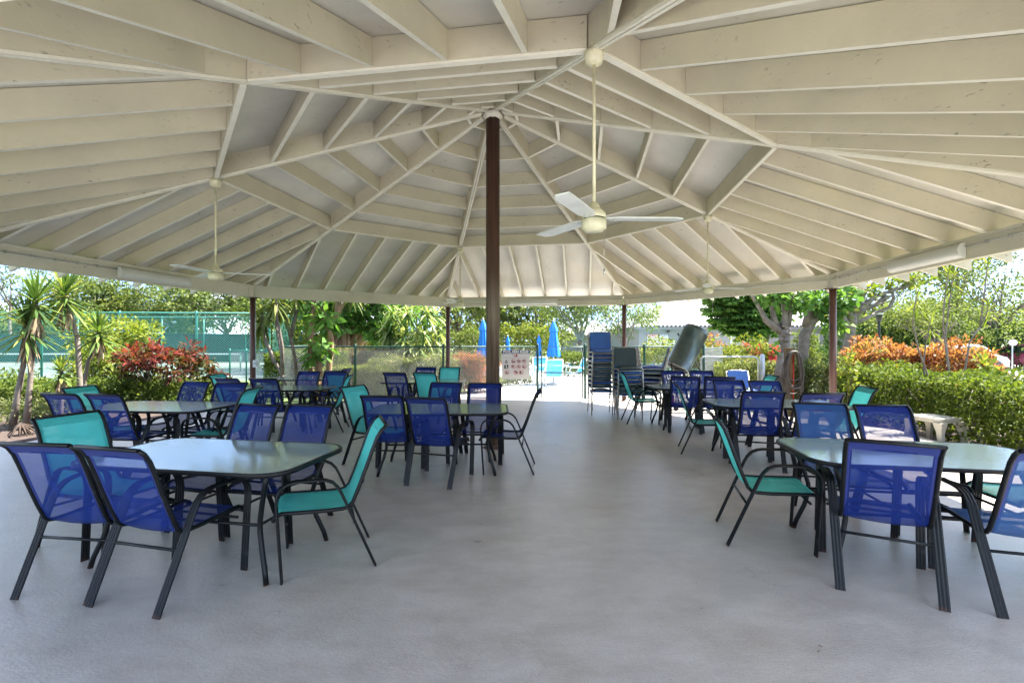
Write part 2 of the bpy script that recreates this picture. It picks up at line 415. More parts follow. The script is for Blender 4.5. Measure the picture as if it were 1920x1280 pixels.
m = MB(); m.add([(-2.6, 12.2, GZ+.008), (7.5, 12.2, GZ+.008), (11, 36, GZ+.008), (-9, 36, GZ+.008), (-7, 21, GZ+.008), (-1.2, 15.2, GZ+.008)], [(0, 1, 2, 3, 4, 5)]); structure(m, 'pool_deck', M['concrete'])
patch('added_bounce_ground', -8, 8, -9, .5, GZ+.008, M['concrete'])  # unseen pale ground behind the camera, added to bounce light under the roof
patch('tennis_court', -62, -8.5, 19.5, 44, GZ+.004, M['court'])
cl = MB()
for x0, x1, y0, y1 in ((-60, -9, 21.6, 21.75), (-60, -9, 33.2, 33.35), (-36, -35.9, 21.75, 33.2), (-14, -13.85, 21.75, 33.2), (-30, -29.88, 21.75, 33.2), (-20, -19.88, 21.75, 33.2)):
    cl.add([(x0, y0, GZ+.008), (x1, y0, GZ+.008), (x1, y1, GZ+.008), (x0, y1, GZ+.008)], [(0, 1, 2, 3)])
structure(cl, 'court_lines', M['line'])
patch('parking_lot', 14, 80, 19, 33, GZ+.006, M['concrete'])
n, t = side(8); e = MB()
e.tube([sp(8, APS[8]+.07, q, -.02) for q in (-2.9, -1, 1, 2.95)], .055, 8); tag(e.build('bed_edging', M['edge']), 'brown rounded edging along the mulch bed on the left', 'edging')
n, t = side(4); e = MB(); e.tube([sp(4, APS[4]+.06, q, -.06) for q in (-2.7, -1, 1, 2.7)], .045, 8); tag(e.build('bed_edging', M['edge']), 'low brown edging along the mulch bed on the right', 'edging')

# ------------------------------------------------------------------ ceiling fans, lamps and conduit
def fan(k, rot, label):
    p = vz(k, R1); zt = p.z-.03; zm = 2.36
    t = thing('ceiling_fan', label, 'ceiling fan', (p.x, p.y, 0), 0, 'ceiling fans on long rods')
    c = MB(); c.lathe([(.025, zt-.09), (.06, zt-.075), (.068, zt-.03), (.068, zt)], n=24); c.build('canopy', M['fan_body'], t)
    c = MB(); c.tube([(0, 0, zm+.12), (0, 0, zt-.08)], .012, 10); c.build('rod', M['fan_body'], t)
    c = MB(); c.lathe([(.02, zm+.13), (.035, zm+.12), (.05, zm+.085), (.082, zm+.06), (.09, zm+.04), (.09, zm+.024), (.078, zm+.022), (.078, zm+.012), (.092, zm+.008), (.092, zm-.055), (.075, zm-.062), (.07, zm-.072), (0.0, zm-.074)][::-1], n=28)
    h = c.build('motor', M['fan_body'], t); h.scale = (.92, .92, 1)
    c = MB(); c.lathe([(.0795, zm+.0135), (.0795, zm+.0205)], n=28); c.lathe([(.0505, zm+.079), (.0545, zm+.083)], n=24); c.build('vent_band', M['black_plain'], h)
    for j in range(3):
        a = rot+j*2*PI/3; m = Matrix.Rotation(a, 3, 'Z') @ Matrix.Rotation(math.radians(4), 3, 'X')
        b = MB(); vs = []
        for x, w0, w1 in ((.075, -.03, .03), (.13, -.045, .045), (.16, -.058, .058), (.56, -.06, .058), (.62, -.03, .056)):
            for zz in (-.004, .004): vs += [(x, w0, zz), (x, w1, zz)]
        fs = []
        for i in range(4):
            o = i*4; fs += [(o, o+1, o+5, o+4), (o+3, o+2, o+6, o+7), (o+1, o+3, o+7, o+5), (o+2, o, o+4, o+6)]
        fs += [(2, 3, 1, 0), (16, 17, 19, 18)]
        b.add([m @ Vector(v)+Vector((0, 0, zm+.018)) for v in vs], fs)
        bl = b.build('blade', M['fan_blade'], t)
        sc = MB()
        for x, y in ((.10, 0), (.14, .022), (.14, -.022)): sc.lathe([(.006, -.0068), (.006, -.0042)], m @ Vector((x, y, 0))+Vector((0, 0, zm+.018)), 8, m)
        sc.build('screws', M['steel'], bl)
    c = MB(); c.tube([(.06, -.05, zm-.06), (.06, -.05, zm-.34)], .0018, 5); c.lathe([(.007, zm-.38), (.007, zm-.34)], (.06, -.05, 0), 8); c.build('pull_chain', M['steel'], t)
fan(6, .03, 'white three bladed ceiling fan near the camera right of the brown column')
fan(8, .35, 'white ceiling fan on a long rod at the left, in front of the eave beam')
fan(2, .2, 'far white ceiling fan just left of the brown column')
fan(4, .1, 'white ceiling fan at the far right over the drum and stacked chairs')

def lamp(k, label):
    n, t = side(k); L, z0 = .62, ZBEAM+.03
    o = thing('wall_light', label, 'light fixture', sp(k, APO-.05, 0, z0), math.atan2(t.y, t.x), 'strip lights on the eave beams')
    yy = -1 if (Vector((math.cos(o.rotation_euler.z+PI/2), math.sin(o.rotation_euler.z+PI/2), 0)).dot(n) > 0) else 1
    prof = [(0, 0), (.03, 0), (.058, .012), (.078, .045), (.082, .085), (.072, .125), (.045, .155), (0, .16)]
    b = MB(); m = len(prof)
    vs = [(x, yy*p[0], p[1]) for x in (-L+.02, L-.02) for p in prof]
    b.add(vs, [(i, i+1, m+i+1, m+i) for i in range(m-1)], True); b.build('diffuser', M['fixture'], o)
    for e in (-1, 1):
        b = MB(); vs = [(e*(L-.025)+dx, yy*(p[0]*1.06+.0005), -.004+p[1]*1.05) for dx in (0, e*.028) for p in prof]
        b.add(vs, [tuple(range(m)), tuple(range(m, 2*m))[::-1]]+[(i, (i+1) % m, m+(i+1) % m, m+i) for i in range(m)]); b.build('end_cap', M['fixture'], o)
lamp(8, 'white curved strip light on the left eave beam'); lamp(2, 'white strip light on the far eave beam right of the column'); lamp(4, 'large white curved strip light on the right eave beam')
def conduit(k, s0, s1, label, zz=ZBEAM+.15):
    c = MB(); a = APO-.062
    c.tube([sp(k, a, s0, zz), sp(k, a, s1, zz)], .009, 8)
    o = tag(c.build('conduit', M['galv']), label, 'conduit', 'conduits along the eave beams')
    g = MB()
    for i in range(1, 6):
        q = s0+(s1-s0)*i/6; p = sp(k, a, q, zz); g.box((p.x, p.y, zz), (.03, .028, .032), math.atan2(side(k)[1].y, side(k)[1].x))
    g.build('straps', M['galv'], o)
conduit(8, -2.25, -.63, 'grey conduit from the near end of the left eave beam to its strip light'); conduit(4, -2.25, -.63, 'grey conduit along the right eave beam behind its strip light')
conduit(4, .63, 2.3, 'grey conduit along the right eave beam nearest the camera'); conduit(3, -2.2, 2.25, 'thin grey conduit on the far right eave beam'); conduit(2, .63, 2.25, 'thin grey conduit on the far eave beam right of its strip light')
c = vtx(1, RAD); b = MB(); b.box((c.x+.075, c.y-.03, 1.05), (.07, .09, .15)); b.lathe([(.018, -.03), (.018, .03)], (c.x+.075, c.y-.085, 1.06), 10, Matrix.Rotation(PI/2, 3, 'X'))
b.tube([(c.x+.065, c.y-.02, 1.12), (c.x+.062, c.y-.02, 2.42)], .009, 8); tag(b.build('outlet_box', M['galv']), 'grey electrical outlet box on the leftmost far post', 'outlet')

# ------------------------------------------------------------------ sling chairs
RAIL = [(.322, .372), (.308, .400), (.275, .417), (.15, .41), (0, .402), (-.10, .402), (-.135, .410), (-.162, .438), (-.20, .53), (-.25, .665), (-.292, .785), (-.322, .862), (-.352, .910), (-.385, .938)]
LOOP = [(-.306, 0), (-.09, .515), (-.068, .558), (-.035, .595), (.01, .617), (.06, .624), (.19, .628), (.235, .620), (.272, .596), (.292, .558), (.299, .51), (.266, 0)]
RIB = [(-.026, -.004), (-.018, -.008), (-.009, -.0045), (0, -.0085), (.009, -.0045), (.018, -.008), (.026, -.004), (.026, .004), (.018, .008), (.009, .0045), (0, .0085), (-.009, .0045), (-.018, .008), (-.026, .004)]
def make_chair():
    t = thing('sling_chair', None, 'chair')
    rows = []
    for i, (y, z) in enumerate(RAIL):
        back = i >= 7; row = []
        for q in range(7):
            x = -.212+.424*q/6; sag = (1-(x/.212)**2)*(.016 if 2 < i < 12 else 0)
            row.append((x, y-(sag if back else 0), z-(0 if back else sag)))
        rows.append(row)
    s = MB(); s.sheet(rows); so = s.build('sling', M['blue'], t)
    s = MB()
    for x0, x1 in ((-.2115, -.188), (.188, .2115)): s.sheet([[(x0, y-.002 if i > 6 else y, z+(.002 if i < 7 else 0)), (x1, y-.002 if i > 6 else y, z+(.002 if i < 7 else 0))] for i, (y, z) in enumerate(RAIL[1:-1])])
    s.sheet([[(-.21, y-.004, z-.002), (.21, y-.004, z-.002)] for y, z in ((-.385, .938), (-.352, .908), (-.334, .878))])
    s.build('hem', M['hem_blue'], so)
    f = MB()
    for x in (-.222, .222): f.tube([(x, y, z) for y, z in RAIL], .0135, 8)
    f.tube([(-.222, -.387, .939), (.222, -.387, .939)], .012, 8); f.tube([(-.222, .316, .378), (.222, .316, .378)], .011, 8)
    f.build('sling_frame', M['black'], t)
    for sg in (-1, 1):
        l = MB(); l.sweep(LOOP, RIB, sg*.262); l.v = [(x+sg*y*.06, y, z) for x, y, z in l.v]; l.build('arm_and_legs', M['black'], t)
    for y, z in ((-.17, .315), (.24, .36)):
        c = MB(); c.tube([(-.255, y, z), (.255, y, z)], .0095, 8); c.build('crossbar', M['black'], t)
    return t
CH0 = make_chair(); used = [False]
SL_MESH = {}
for key, mm, hm in (('b', 'blue', 'hem_blue'), ('t', 'teal', 'hem_teal'), ('s', 'steel_blue', 'hem_blue')):
    so = kid(CH0, 'sling'); a = so.data.copy(); a.materials[0] = M[mm]; h = so.children[0].data.copy(); h.materials[0] = M[hm]; SL_MESH[key] = (a, h)
def chair(x, y, rz, key, label):
    t = CH0 if not used[0] else copy_tree(CH0)
    used[0] = True
    t.location = (x, y, 0); t.rotation_euler.z = rz; t['label'] = label; t['group'] = 'sling chairs around the tables'
    ch = kid(t, 'sling'); ch.data = SL_MESH[key][0]; ch.children[0].data = SL_MESH[key][1]
FL, FRT, CT, LT, PT, BT, PF, RT, DT = ('the front left table', 'the front right table', 'the table beside the column', 'the table by the yuccas', 'the table by the leftmost post', 'the table under the tree trunks', 'the table along the fence', 'the middle right table', 'the table by the drum')
chairs = [
 (-2.12, 2.92, -.24, 'b', 'blue mesh chair in front of the front left table, nearer the aisle'),
 (-2.66, 3.03, -.12, 'b', 'blue mesh chair at the left picture edge in front of the front left table'),
 (-1.31, 3.30, 1.96, 't', 'teal sling chair at the aisle end of '+FL),
 (-2.41, 3.90, 2.86, 'b', 'blue chair on the far side of the front left table, the left one'),
 (-1.89, 3.84, 2.93, 'b', 'blue chair on the far side of the front left table, the right one'),
 (-3.15, 3.59, -1.85, 't', 'teal sling chair at the left end of '+FL),
 (-4.94, 5.52, -.15, 'b', 'blue chair on the near side of the table by the yuccas, leftmost'),
 (-4.42, 5.48, -.18, 'b', 'blue chair on the near side of the table by the yuccas, showing its whole back'),
 (-5.12, 5.92, -1.60, 't', 'teal chair at the left end of '+LT+', backed by the hedge'),
 (-4.57, 6.28, 2.90, 'b', 'blue chair facing us in front of the red croton, left one'),
 (-3.93, 6.14, 3.08, 'b', 'blue chair facing us in front of the red croton, right one'),
 (-3.56, 5.72, 1.66, 't', 'teal chair at the right end of '+LT),
 (-3.80, 7.58, -.12, 'b', 'blue chair with its back to us at '+PT),
 (-4.33, 7.62, -.30, 'b', 'blue chair before the teal chair beside the leftmost post'),
 (-4.78, 8.15, -1.55, 't', 'teal chair at the left end of '+PT),
 (-3.92, 8.52, 2.95, 'b', 'blue chair facing us across '+PT+', left one'),
 (-3.40, 8.46, 2.95, 'b', 'blue chair facing us across '+PT+', right one'),
 (-3.38, 9.42, -.10, 't', 'teal chair half hidden behind a blue chair under the tree trunks'),
 (-3.86, 9.90, 1.50, 'b', 'blue chair at the end of '+BT),
 (-3.15, 7.98, 1.72, 't', 'teal chair at the right end of '+PT),
 (-.80, 5.15, -.26, 'b', 'blue chair backing us at '+CT+', nearer the aisle'),
 (-1.36, 5.33, -.07, 'b', 'blue chair with back to us at '+CT+', left one'),
 (-1.71, 5.88, -1.97, 't', 'teal chair at the left end of '+CT),
 (-.04, 5.60, 1.50, 'b', 'blue chair in profile at the aisle end of '+CT),
 (-1.00, 6.12, 2.90, 'b', 'blue chair facing us across '+CT+', left one'),
 (-.40, 6.03, 3.06, 'b', 'blue chair facing us directly in front of the brown column'),
 (-2.06, 8.92, -.27, 'b', 'small looking blue chair with back to us at '+PF),
 (-1.50, 8.92, -.30, 't', 'teal chair with back to us at '+PF),
 (-1.94, 9.92, 3.0, 'b', 'blue chair facing us behind '+PF),
 (-1.40, 9.92, 3.05, 't', 'teal chair facing us behind '+PF),
 (2.37, 3.02, -.48, 'b', 'large blue chair with back to us at '+FRT),
 (3.02, 2.80, -.27, 's', 'steel blue chair cut by the right picture edge at '+FRT),
 (1.97, 3.65, -1.83, 't', 'teal chair in profile at the aisle end of '+FRT),
 (2.79, 3.98, 2.96, 's', 'steel blue chair facing us on the far side of '+FRT),
 (3.28, 3.85, 3.00, 'b', 'blue chair facing us across '+FRT+', in front of the white stool'),
 (3.86, 3.42, 1.45, 't', 'teal chair at the right end of '+FRT+', mostly its seat showing'),
 (4.10, 5.95, 1.36, 't', 'teal chair at the right end of '+RT+' in front of the hedge'),
 (2.98, 5.74, -.22, 'b', 'blue chair with back to us at '+RT+', left one'),
 (3.50, 5.58, -.07, 'b', 'blue chair with back to us at '+RT+', right one'),
 (2.64, 6.45, -1.84, 't', 'dark teal chair in profile at the aisle end of '+RT),
 (3.21, 6.55, 3.17, 'b', 'blue chair facing us across '+RT+', left one'),
 (3.66, 6.42, 3.13, 'b', 'blue chair facing us across '+RT+', right one'),
 (2.93, 7.98, -.27, 'b', 'blue chair with back to us at '+DT+', left one'),
 (3.47, 7.95, -.25, 'b', 'blue chair with back to us at '+DT+', right one'),
 (2.42, 8.80, -1.60, 't', 'teal chair in profile in front of the stacked chairs'),
 (3.13, 8.72, 3.17, 'b', 'blue chair facing us across '+DT+', left one'),
 (3.66, 8.72, 3.10, 'b', 'blue chair facing us across '+DT+', right one'),
 (4.02, 7.92, 1.45, 't', 'teal chair seen edge on at the right end of '+DT),
]
for a in chairs: chair(*a)

# ------------------------------------------------------------------ glass tables
def rrect(hx, hy, r, n=6):
    pts = []
    for cx, cy, a0 in ((hx-r, hy-r, 0), (-hx+r, hy-r, PI/2), (-hx+r, -hy+r, PI), (hx-r, -hy+r, 1.5*PI)):
        for i in range(n+1):
            a = a0+PI/2*i/n; pts.append((cx+r*math.cos(a), cy+r*math.sin(a)))
    return pts
def make_table():
    t = thing('patio_table', None, 'table')
    hx, hy = .80, .44
    def shape(hx, hy):                                   # slightly bowed ends, blunt corners
        return [(x*(1+.03*(1-(y/hy)**2)) if abs(x) > .5 else x, y) for x, y in rrect(hx, hy, .17)]
    g = MB(); g.prism(shape(hx-.018, hy-.018), .712, .718); g.build('glass_top', M['glass'], t)
    f = MB(); ring = shape(hx-.012, hy-.012)
    out = [(x, y, z) for x, y in ring for z in (0,)]
    n = len(ring); vs = []
    for i, (x, y) in enumerate(ring):
        l = math.hypot(x, y); ux, uy = x/l, y/l
        for dr, dz in ((-.012, .7185), (.010, .7185), (.013, .712), (.013, .692), (-.004, .690), (-.012, .700)): vs.append((x+ux*dr, y+uy*dr, dz))
    f.add(vs, [(i*6+k, ((i+1) % n)*6+k, ((i+1) % n)*6+(k+1) % 6, i*6+(k+1) % 6) for i in range(n) for k in range(6)], True)
    f.build('rim', M['black'], t)
    for sx in (-1, 1):
        for sy in (-1, 1):
            l = MB(); l.tube([(sx*.665, sy*.335, .695), (sx*.645, sy*.325, .62), (sx*.60, sy*.295, .48), (sx*.575, sy*.28, .38), (sx*.575, sy*.28, .31), (sx*.60, sy*.295, .20), (sx*.645, sy*.325, .07), (sx*.66, sy*.335, 0)], .0165, 10); l.build('leg', M['black'], t)
    c = MB(); c.tube([(sx*.565, sy*.275, .345) for sx, sy in ((-1, -1), (1, -1), (1, 1), (-1, 1))], .011, 8, closed=True)
    for x in (-.2, .2): c.tube([(x, -.275, .345), (x, .275, .345)], .009, 8)
    c.build('stretcher', M['black'], t)
    c = MB()
    for x in (-.26, .26): c.box((x, 0, .697), (.03, .80, .016))
    c.build('glass_support', M['black'], t)
    return t
TB0 = make_table()
for i, (x, y, a, lab) in enumerate([(-2.13, 3.36, -.17, 'glass topped table at the front left with two blue chairs before it'), (2.90, 3.38, -.17, 'glass topped table at the front right under the large blue chair'),
    (-.86, 5.60, .03, 'glass topped table beside the brown column'), (-4.38, 5.82, -.1, 'glass topped table by the yuccas at the left'), (-3.95, 8.08, -.05, 'glass topped table by the leftmost post'),
    (-4.62, 10.15, 0, 'glass topped table under the tree trunks, hindmost on the left'), (-1.78, 9.45, 0, 'glass topped table along the pool fence'), (3.40, 6.08, -.1, 'glass topped table in the middle of the right side'), (3.25, 8.32, 0, 'glass topped table at the far right before the tilted drum')]):
    t = TB0 if i == 0 else copy_tree(TB0)
    t.location = (x, y, 0); t.rotation_euler.z = a; t['label'] = lab; t['group'] = 'glass patio tables'

# ------------------------------------------------------------------ stacked padded chairs
M['pads'] = {'b': simple('blue_vinyl', (.03, .12, .38), .45), 'k': simple('black_green_vinyl', (.02, .045, .045), .45), 'g': simple('slate_vinyl', (.08, .16, .20), .5), 'n': simple('navy_vinyl', (.02, .06, .26), .45)}
def pad(w, d, h, crown=.02):
    rows = []
    mb = MB(); nx, ny = 8, 6; top = []
    for j in range(ny+1):
        r = []
        for i in range(nx+1):
            a, b = i/nx*2-1, j/ny*2-1
            e = (1-abs(a)**6)*(1-abs(b)**6); r.append((a*w/2*(1 if abs(b) < .99 else .96), b*d/2, h/2*e**.5+crown*(1-a*a)*(1-b*b)))
        top.append(r)
    mb.sheet(top); mb.sheet([[(x, y, -h/2) for x, y, z in r][::-1] for r in top])
    edge = top[0]+[r[-1] for r in top[1:]]+top[-1][::-1][1:]+[r[0] for r in top[::-1]][1:-1]
    n = len(edge); mb.add([p for p in edge]+[(x, y, -h/2) for x, y, z in edge], [(i, n+i, n+(i+1) % n, (i+1) % n) for i in range(n)], True)
    return mb
def make_pchair():
    t = thing('stacking_chair', None, 'chair')
    f = MB()
    for sx in (-1, 1):
        x = sx*.235
        f.tube([(x, .235, 0), (x, .22, .43), (x, .20, .455), (x, -.17, .455), (x, -.20, .47), (x, -.285, .86)], .0115, 8)
        f.tube([(x, -.295, 0), (x, -.185, .455)], .011, 8)
    f.tube([(-.235, -.285, .86), (-.12, -.292, .878), (.12, -.292, .878), (.235, -.285, .86)], .0105, 8)
    for y, z in ((.22, .43), (-.19, .44)): f.tube([(-.235, y, z), (.235, y, z)], .0095, 8)
    f.build('frame', M['steel'], t)
    s = pad(.44, .43, .045); s.v = [(x, y+.02, z+.485) for x, y, z in s.v]; s.build('seat', M['pads']['b'], t)
    b = pad(.44, .36, .035, .012); m = Matrix.Rotation(math.radians(101), 3, 'X'); b.v = [tuple(m @ Vector(p)+Vector((0, -.243, .69))) for p in b.v]; b.build('backrest', M['pads']['b'], t)
    return t
PC0 = make_pchair(); PM = {}
for k in 'bkgn':
    PM[k] = []
    for i in ('seat', 'backrest'): dd = kid(PC0, i).data.copy(); dd.materials[0] = M['pads'][k]; PM[k].append(dd)
pu = [False]
ORD = ['bottom', 'second from the bottom', 'third from the bottom', 'fourth from the bottom', 'fifth from the bottom', 'sixth from the bottom', 'seventh from the bottom', 'eighth from the bottom', 'ninth from the bottom', 'topmost']
CN = {'b': 'blue', 'k': 'blackish', 'g': 'slate', 'n': 'navy'}
def stack(x, y, rz, cols, dx, dz, name):
    for i, c in enumerate(cols):
        t = PC0 if not pu[0] else copy_tree(PC0)
        pu[0] = True
        o = Matrix.Rotation(rz, 3, 'Z') @ Vector((R.uniform(-.006, .006), dx*i, 0))
        t.location = (x+o.x, y+o.y, dz*i); t.rotation_euler.z = rz+R.uniform(-.012, .012)
        kid(t, 'seat').data, kid(t, 'backrest').data = PM[c]
        w = 'topmost' if i == len(cols)-1 else ORD[i]
        t['label'] = '%s padded chair, %s in %s' % (CN[c], w, name); t['group'] = 'stacked padded chairs'
stack(1.88, 9.85, PI, 'bgbgggkbnb', .010, .093, 'the tall stack nearest the pool gate')
stack(2.29, 9.30, PI, 'bgknbbk', .012, .086, 'the shorter stack with the black top')
stack(2.50, 10.05, 1.32, 'bgnkbgn', .012, .086, 'the stack hidden behind the black topped one')
stack(2.72, 9.45, 1.30, 'gknnkgn', -.026, .086, 'the leaning stack seen from the side')
t = copy_tree(PC0); t.location = (4.95, 10.0, .06); t.rotation_euler.z = PI-.02
kid(t, 'seat').data, kid(t, 'backrest').data = PM['b']; t['label'] = 'bright blue padded chair standing alone before the pipe frame'; t['group'] = 'stacked padded chairs'
t.location.z = 0

# ------------------------------------------------------------------ foliage tools
def unit(a): return a/np.maximum(np.linalg.norm(a, axis=1, keepdims=True), 1e-9)
def leaf_mesh(name, C, D, N, L, W, tint, mat, parent=None, cup=.12):
    n = len(C); D = unit(D); S = unit(np.cross(D, N)); U = np.cross(S, D)
    L = L[:, None]; W = W[:, None]
    V = np.empty((n, 4, 3)); V[:, 0] = C; V[:, 2] = C+D*L
    mid = C+D*L*.48+U*L*cup
    V[:, 1] = mid-S*W*.5; V[:, 3] = mid+S*W*.5
    me = bpy.data.meshes.new(name); me.vertices.add(4*n); me.vertices.foreach_set('co', V.reshape(-1).astype(np.float32))
    me.loops.add(4*n); me.loops.foreach_set('vertex_index', np.arange(4*n, dtype=np.int32))
    me.polygons.add(n); me.polygons.foreach_set('loop_start', np.arange(0, 4*n, 4, dtype=np.int32))
    me.update(calc_edges=True)
    at = me.attributes.new('tint', 'FLOAT', 'FACE'); at.data.foreach_set('value', np.clip(tint, 0, 1).astype(np.float32))
    me.materials.append(mat)
    o = bpy.data.objects.new(name, me); COL.objects.link(o)
    if parent is not None: o.parent = parent
    return o
def cluster(blobs, n, twigs, L, spread=.16, droop=.2, shell=.55, flat=.8, hang=0):
    """leaves in twig-sized clumps through a set of ellipsoids (centre, radii)"""
    vol = np.array([b[1][0]*b[1][1]*b[1][2] for b in blobs])**.67; vol /= vol.sum()
    Cs, Ds, Ns, Ts = [], [], [], []
    for (c, r), w in zip(blobs, vol):
        k = max(3, int(twigs*w)); m = max(4, int(n*w/k))
        d = unit(NR.normal(size=(k, 3))); q = (shell+(1-shell)*NR.random((k, 1))**.6)
        q *= 1+.18*NR.normal(size=(k, 1))
        r = np.array(r); tc_ = np.array(c)+d*r*q; tt = NR.random(k)
        P = np.repeat(tc_, m, 0); o = NR.normal(size=(k*m, 3))*(r.mean()*spread)*np.array([1, 1, flat])
        Cs.append(P+o); out = np.repeat(d, m, 0)
        D = out*.6+unit(o)*.9+NR.normal(size=(k*m, 3))*.45; D[:, 2] -= droop; Ds.append(D)
        N = NR.normal(size=(k*m, 3))*.55+out*.35; N[:, 2] += .9; Ns.append(N)
        Ts.append(np.repeat(tt, m)*.55+NR.random(k*m)*.45)
    C = np.concatenate(Cs); D = np.concatenate(Ds); N = np.concatenate(Ns); T = np.concatenate(Ts)
    Ls = L*(.65+.7*NR.random(len(C)))
    return C, D, N, Ls, T
G = {}
G['mid'] = leafmat('leaf_mid', [(0, (.034, .055, .014)), (.4, (.088, .122, .03)), (.75, (.15, .18, .05)), (1, (.24, .25, .09))])
G['dark'] = leafmat('leaf_dark', [(0, (.016, .034, .01)), (.5, (.035, .075, .018)), (1, (.085, .14, .035))], .35)
G['light'] = leafmat('leaf_light', [(0, (.06, .09, .015)), (.5, (.14, .18, .03)), (1, (.28, .28, .06))])
G['glossy'] = leafmat('leaf_glossy', [(0, (.04, .09, .02)), (.4, (.09, .19, .04)), (.8, (.17, .29, .07)), (1, (.30, .36, .08))], .3)
G['sparse'] = leafmat('leaf_sparse', [(0, (.05, .075, .025)), (.5, (.11, .145, .05)), (1, (.19, .21, .08))])
G['hedge'] = leafmat('leaf_hedge', [(0, (.024, .044, .01)), (.45, (.078, .115, .02)), (.8, (.13, .165, .032)), (.96, (.18, .20, .045)), (1, (.20, .06, .03))], .3)
G['pale'] = leafmat('leaf_pale', [(0, (.06, .09, .03)), (.45, (.14, .17, .06)), (.8, (.24, .24, .11)), (1, (.30, .19, .14))])
G['yucca'] = leafmat('leaf_yucca', [(0, (.035, .07, .02)), (.5, (.09, .15, .035)), (.85, (.18, .24, .06)), (1, (.34, .31, .08))], .35, .25)
G['varieg'] = leafmat('leaf_variegated', [(0, (.04, .09, .02)), (.4, (.09, .17, .04)), (.5, (.26, .31, .11)), (1, (.42, .44, .20))], .35)
G['croton_red'] = leafmat('leaf_croton_red', [(0, (.02, .03, .014)), (.34, (.055, .06, .02)), (.5, (.09, .03, .02)), (.72, (.17, .03, .028)), (.9, (.27, .06, .05)), (1, (.30, .17, .05))], .3)
G['croton_orange'] = leafmat('leaf_croton_orange', [(0, (.09, .035, .025)), (.25, (.24, .075, .04)), (.5, (.34, .14, .065)), (.7, (.38, .22, .10)), (.8, (.24, .21, .07)), (1, (.11, .14, .04))], .35)
G['croton_rust'] = leafmat('leaf_croton_rust', [(0, (.05, .05, .02)), (.3, (.12, .09, .04)), (.65, (.32, .10, .06)), (1, (.45, .2, .12))], .4)
G['pink'] = leafmat('petal_pink', [(0, (.06, .10, .02)), (.3, (.12, .16, .03)), (.42, (.48, .05, .09)), (.8, (.62, .12, .18)), (1, (.7, .3, .35))], .5)
G['dusty'] = leafmat('leaf_dusty', [(0, (.07, .08, .035)), (.5, (.15, .15, .07)), (.8, (.24, .17, .11)), (1, (.3, .2, .15))])
G['grassy'] = leafmat('grass_blade', [(0, (.05, .08, .015)), (.6, (.11, .16, .03)), (1, (.22, .22, .07))])

def limbs(mb, base, fork, tips, r0, r1=.03, wob=.12):
    base, fork = Vector(base), Vector(fork)
    pts = [base, base.lerp(fork, .35)+Vector((R.uniform(-wob, wob), R.uniform(-wob, wob), 0)), base.lerp(fork, .7)+Vector((R.uniform(-wob, wob), R.uniform(-wob, wob), 0)), fork]
    mb.tube(pts, [r0*1.25, r0, r0*.9, r0*.85], 9)
    for t in tips:
        t = Vector(t); l = (t-fork).length
        pts = [fork-Vector((0, 0, .05))]+[fork.lerp(t, q)+Vector((R.uniform(-1, 1), R.uniform(-1, 1), R.uniform(0, 1)))*l*.08 for q in (.3, .6)]+[t]
        mb.tube(pts, [r0*.62, r0*.45, r0*.28, r1], 7)
        for q in (.45, .7):                              # side twigs
            p = fork.lerp(t, q); e = p+Vector((R.uniform(-1, 1), R.uniform(-1, 1), R.uniform(.1, .9)))*l*.4
            mb.tube([p, p.lerp(e, .5)+Vector((0, 0, .04*l)), e], [r0*.25, r0*.17, r1*.5], 5)
def tree(name, label, u, d, h, w, mat, n=6500, L=.26, fork=.35, nb=7, r=.16, group=None, twigs=150, asp=.5, bark='bark', low=.4, lean=0, spread=.16):
    x = X(u, d); t = thing(name, label, 'tree', (x, d, GZ), 0, group)
    fk = (lean*.4, 0, h*fork); blobs = []
    for i in range(nb):
        a = 2*PI*i/nb+R.uniform(-.4, .4); q = R.uniform(.25, .95) if i else 0
        zz = h*(low+(1-low)*R.uniform(.25, .82)); br = w*R.uniform(.22, .34)
        blobs.append(((lean+math.cos(a)*w*.5*q, math.sin(a)*w*.42*q, zz), (br*1.15, br*1.1, min(br*.78, h*.2))))
    m = MB(); limbs(m, (0, 0, 0), fk, [b[0] for b in blobs], r); m.build('trunk', M[bark], t)
    C, D, N, Ls, T = cluster(blobs, n, twigs, L, spread); leaf_mesh('crown', C, D, N, Ls, Ls*asp, T, G[mat], t)
    return t
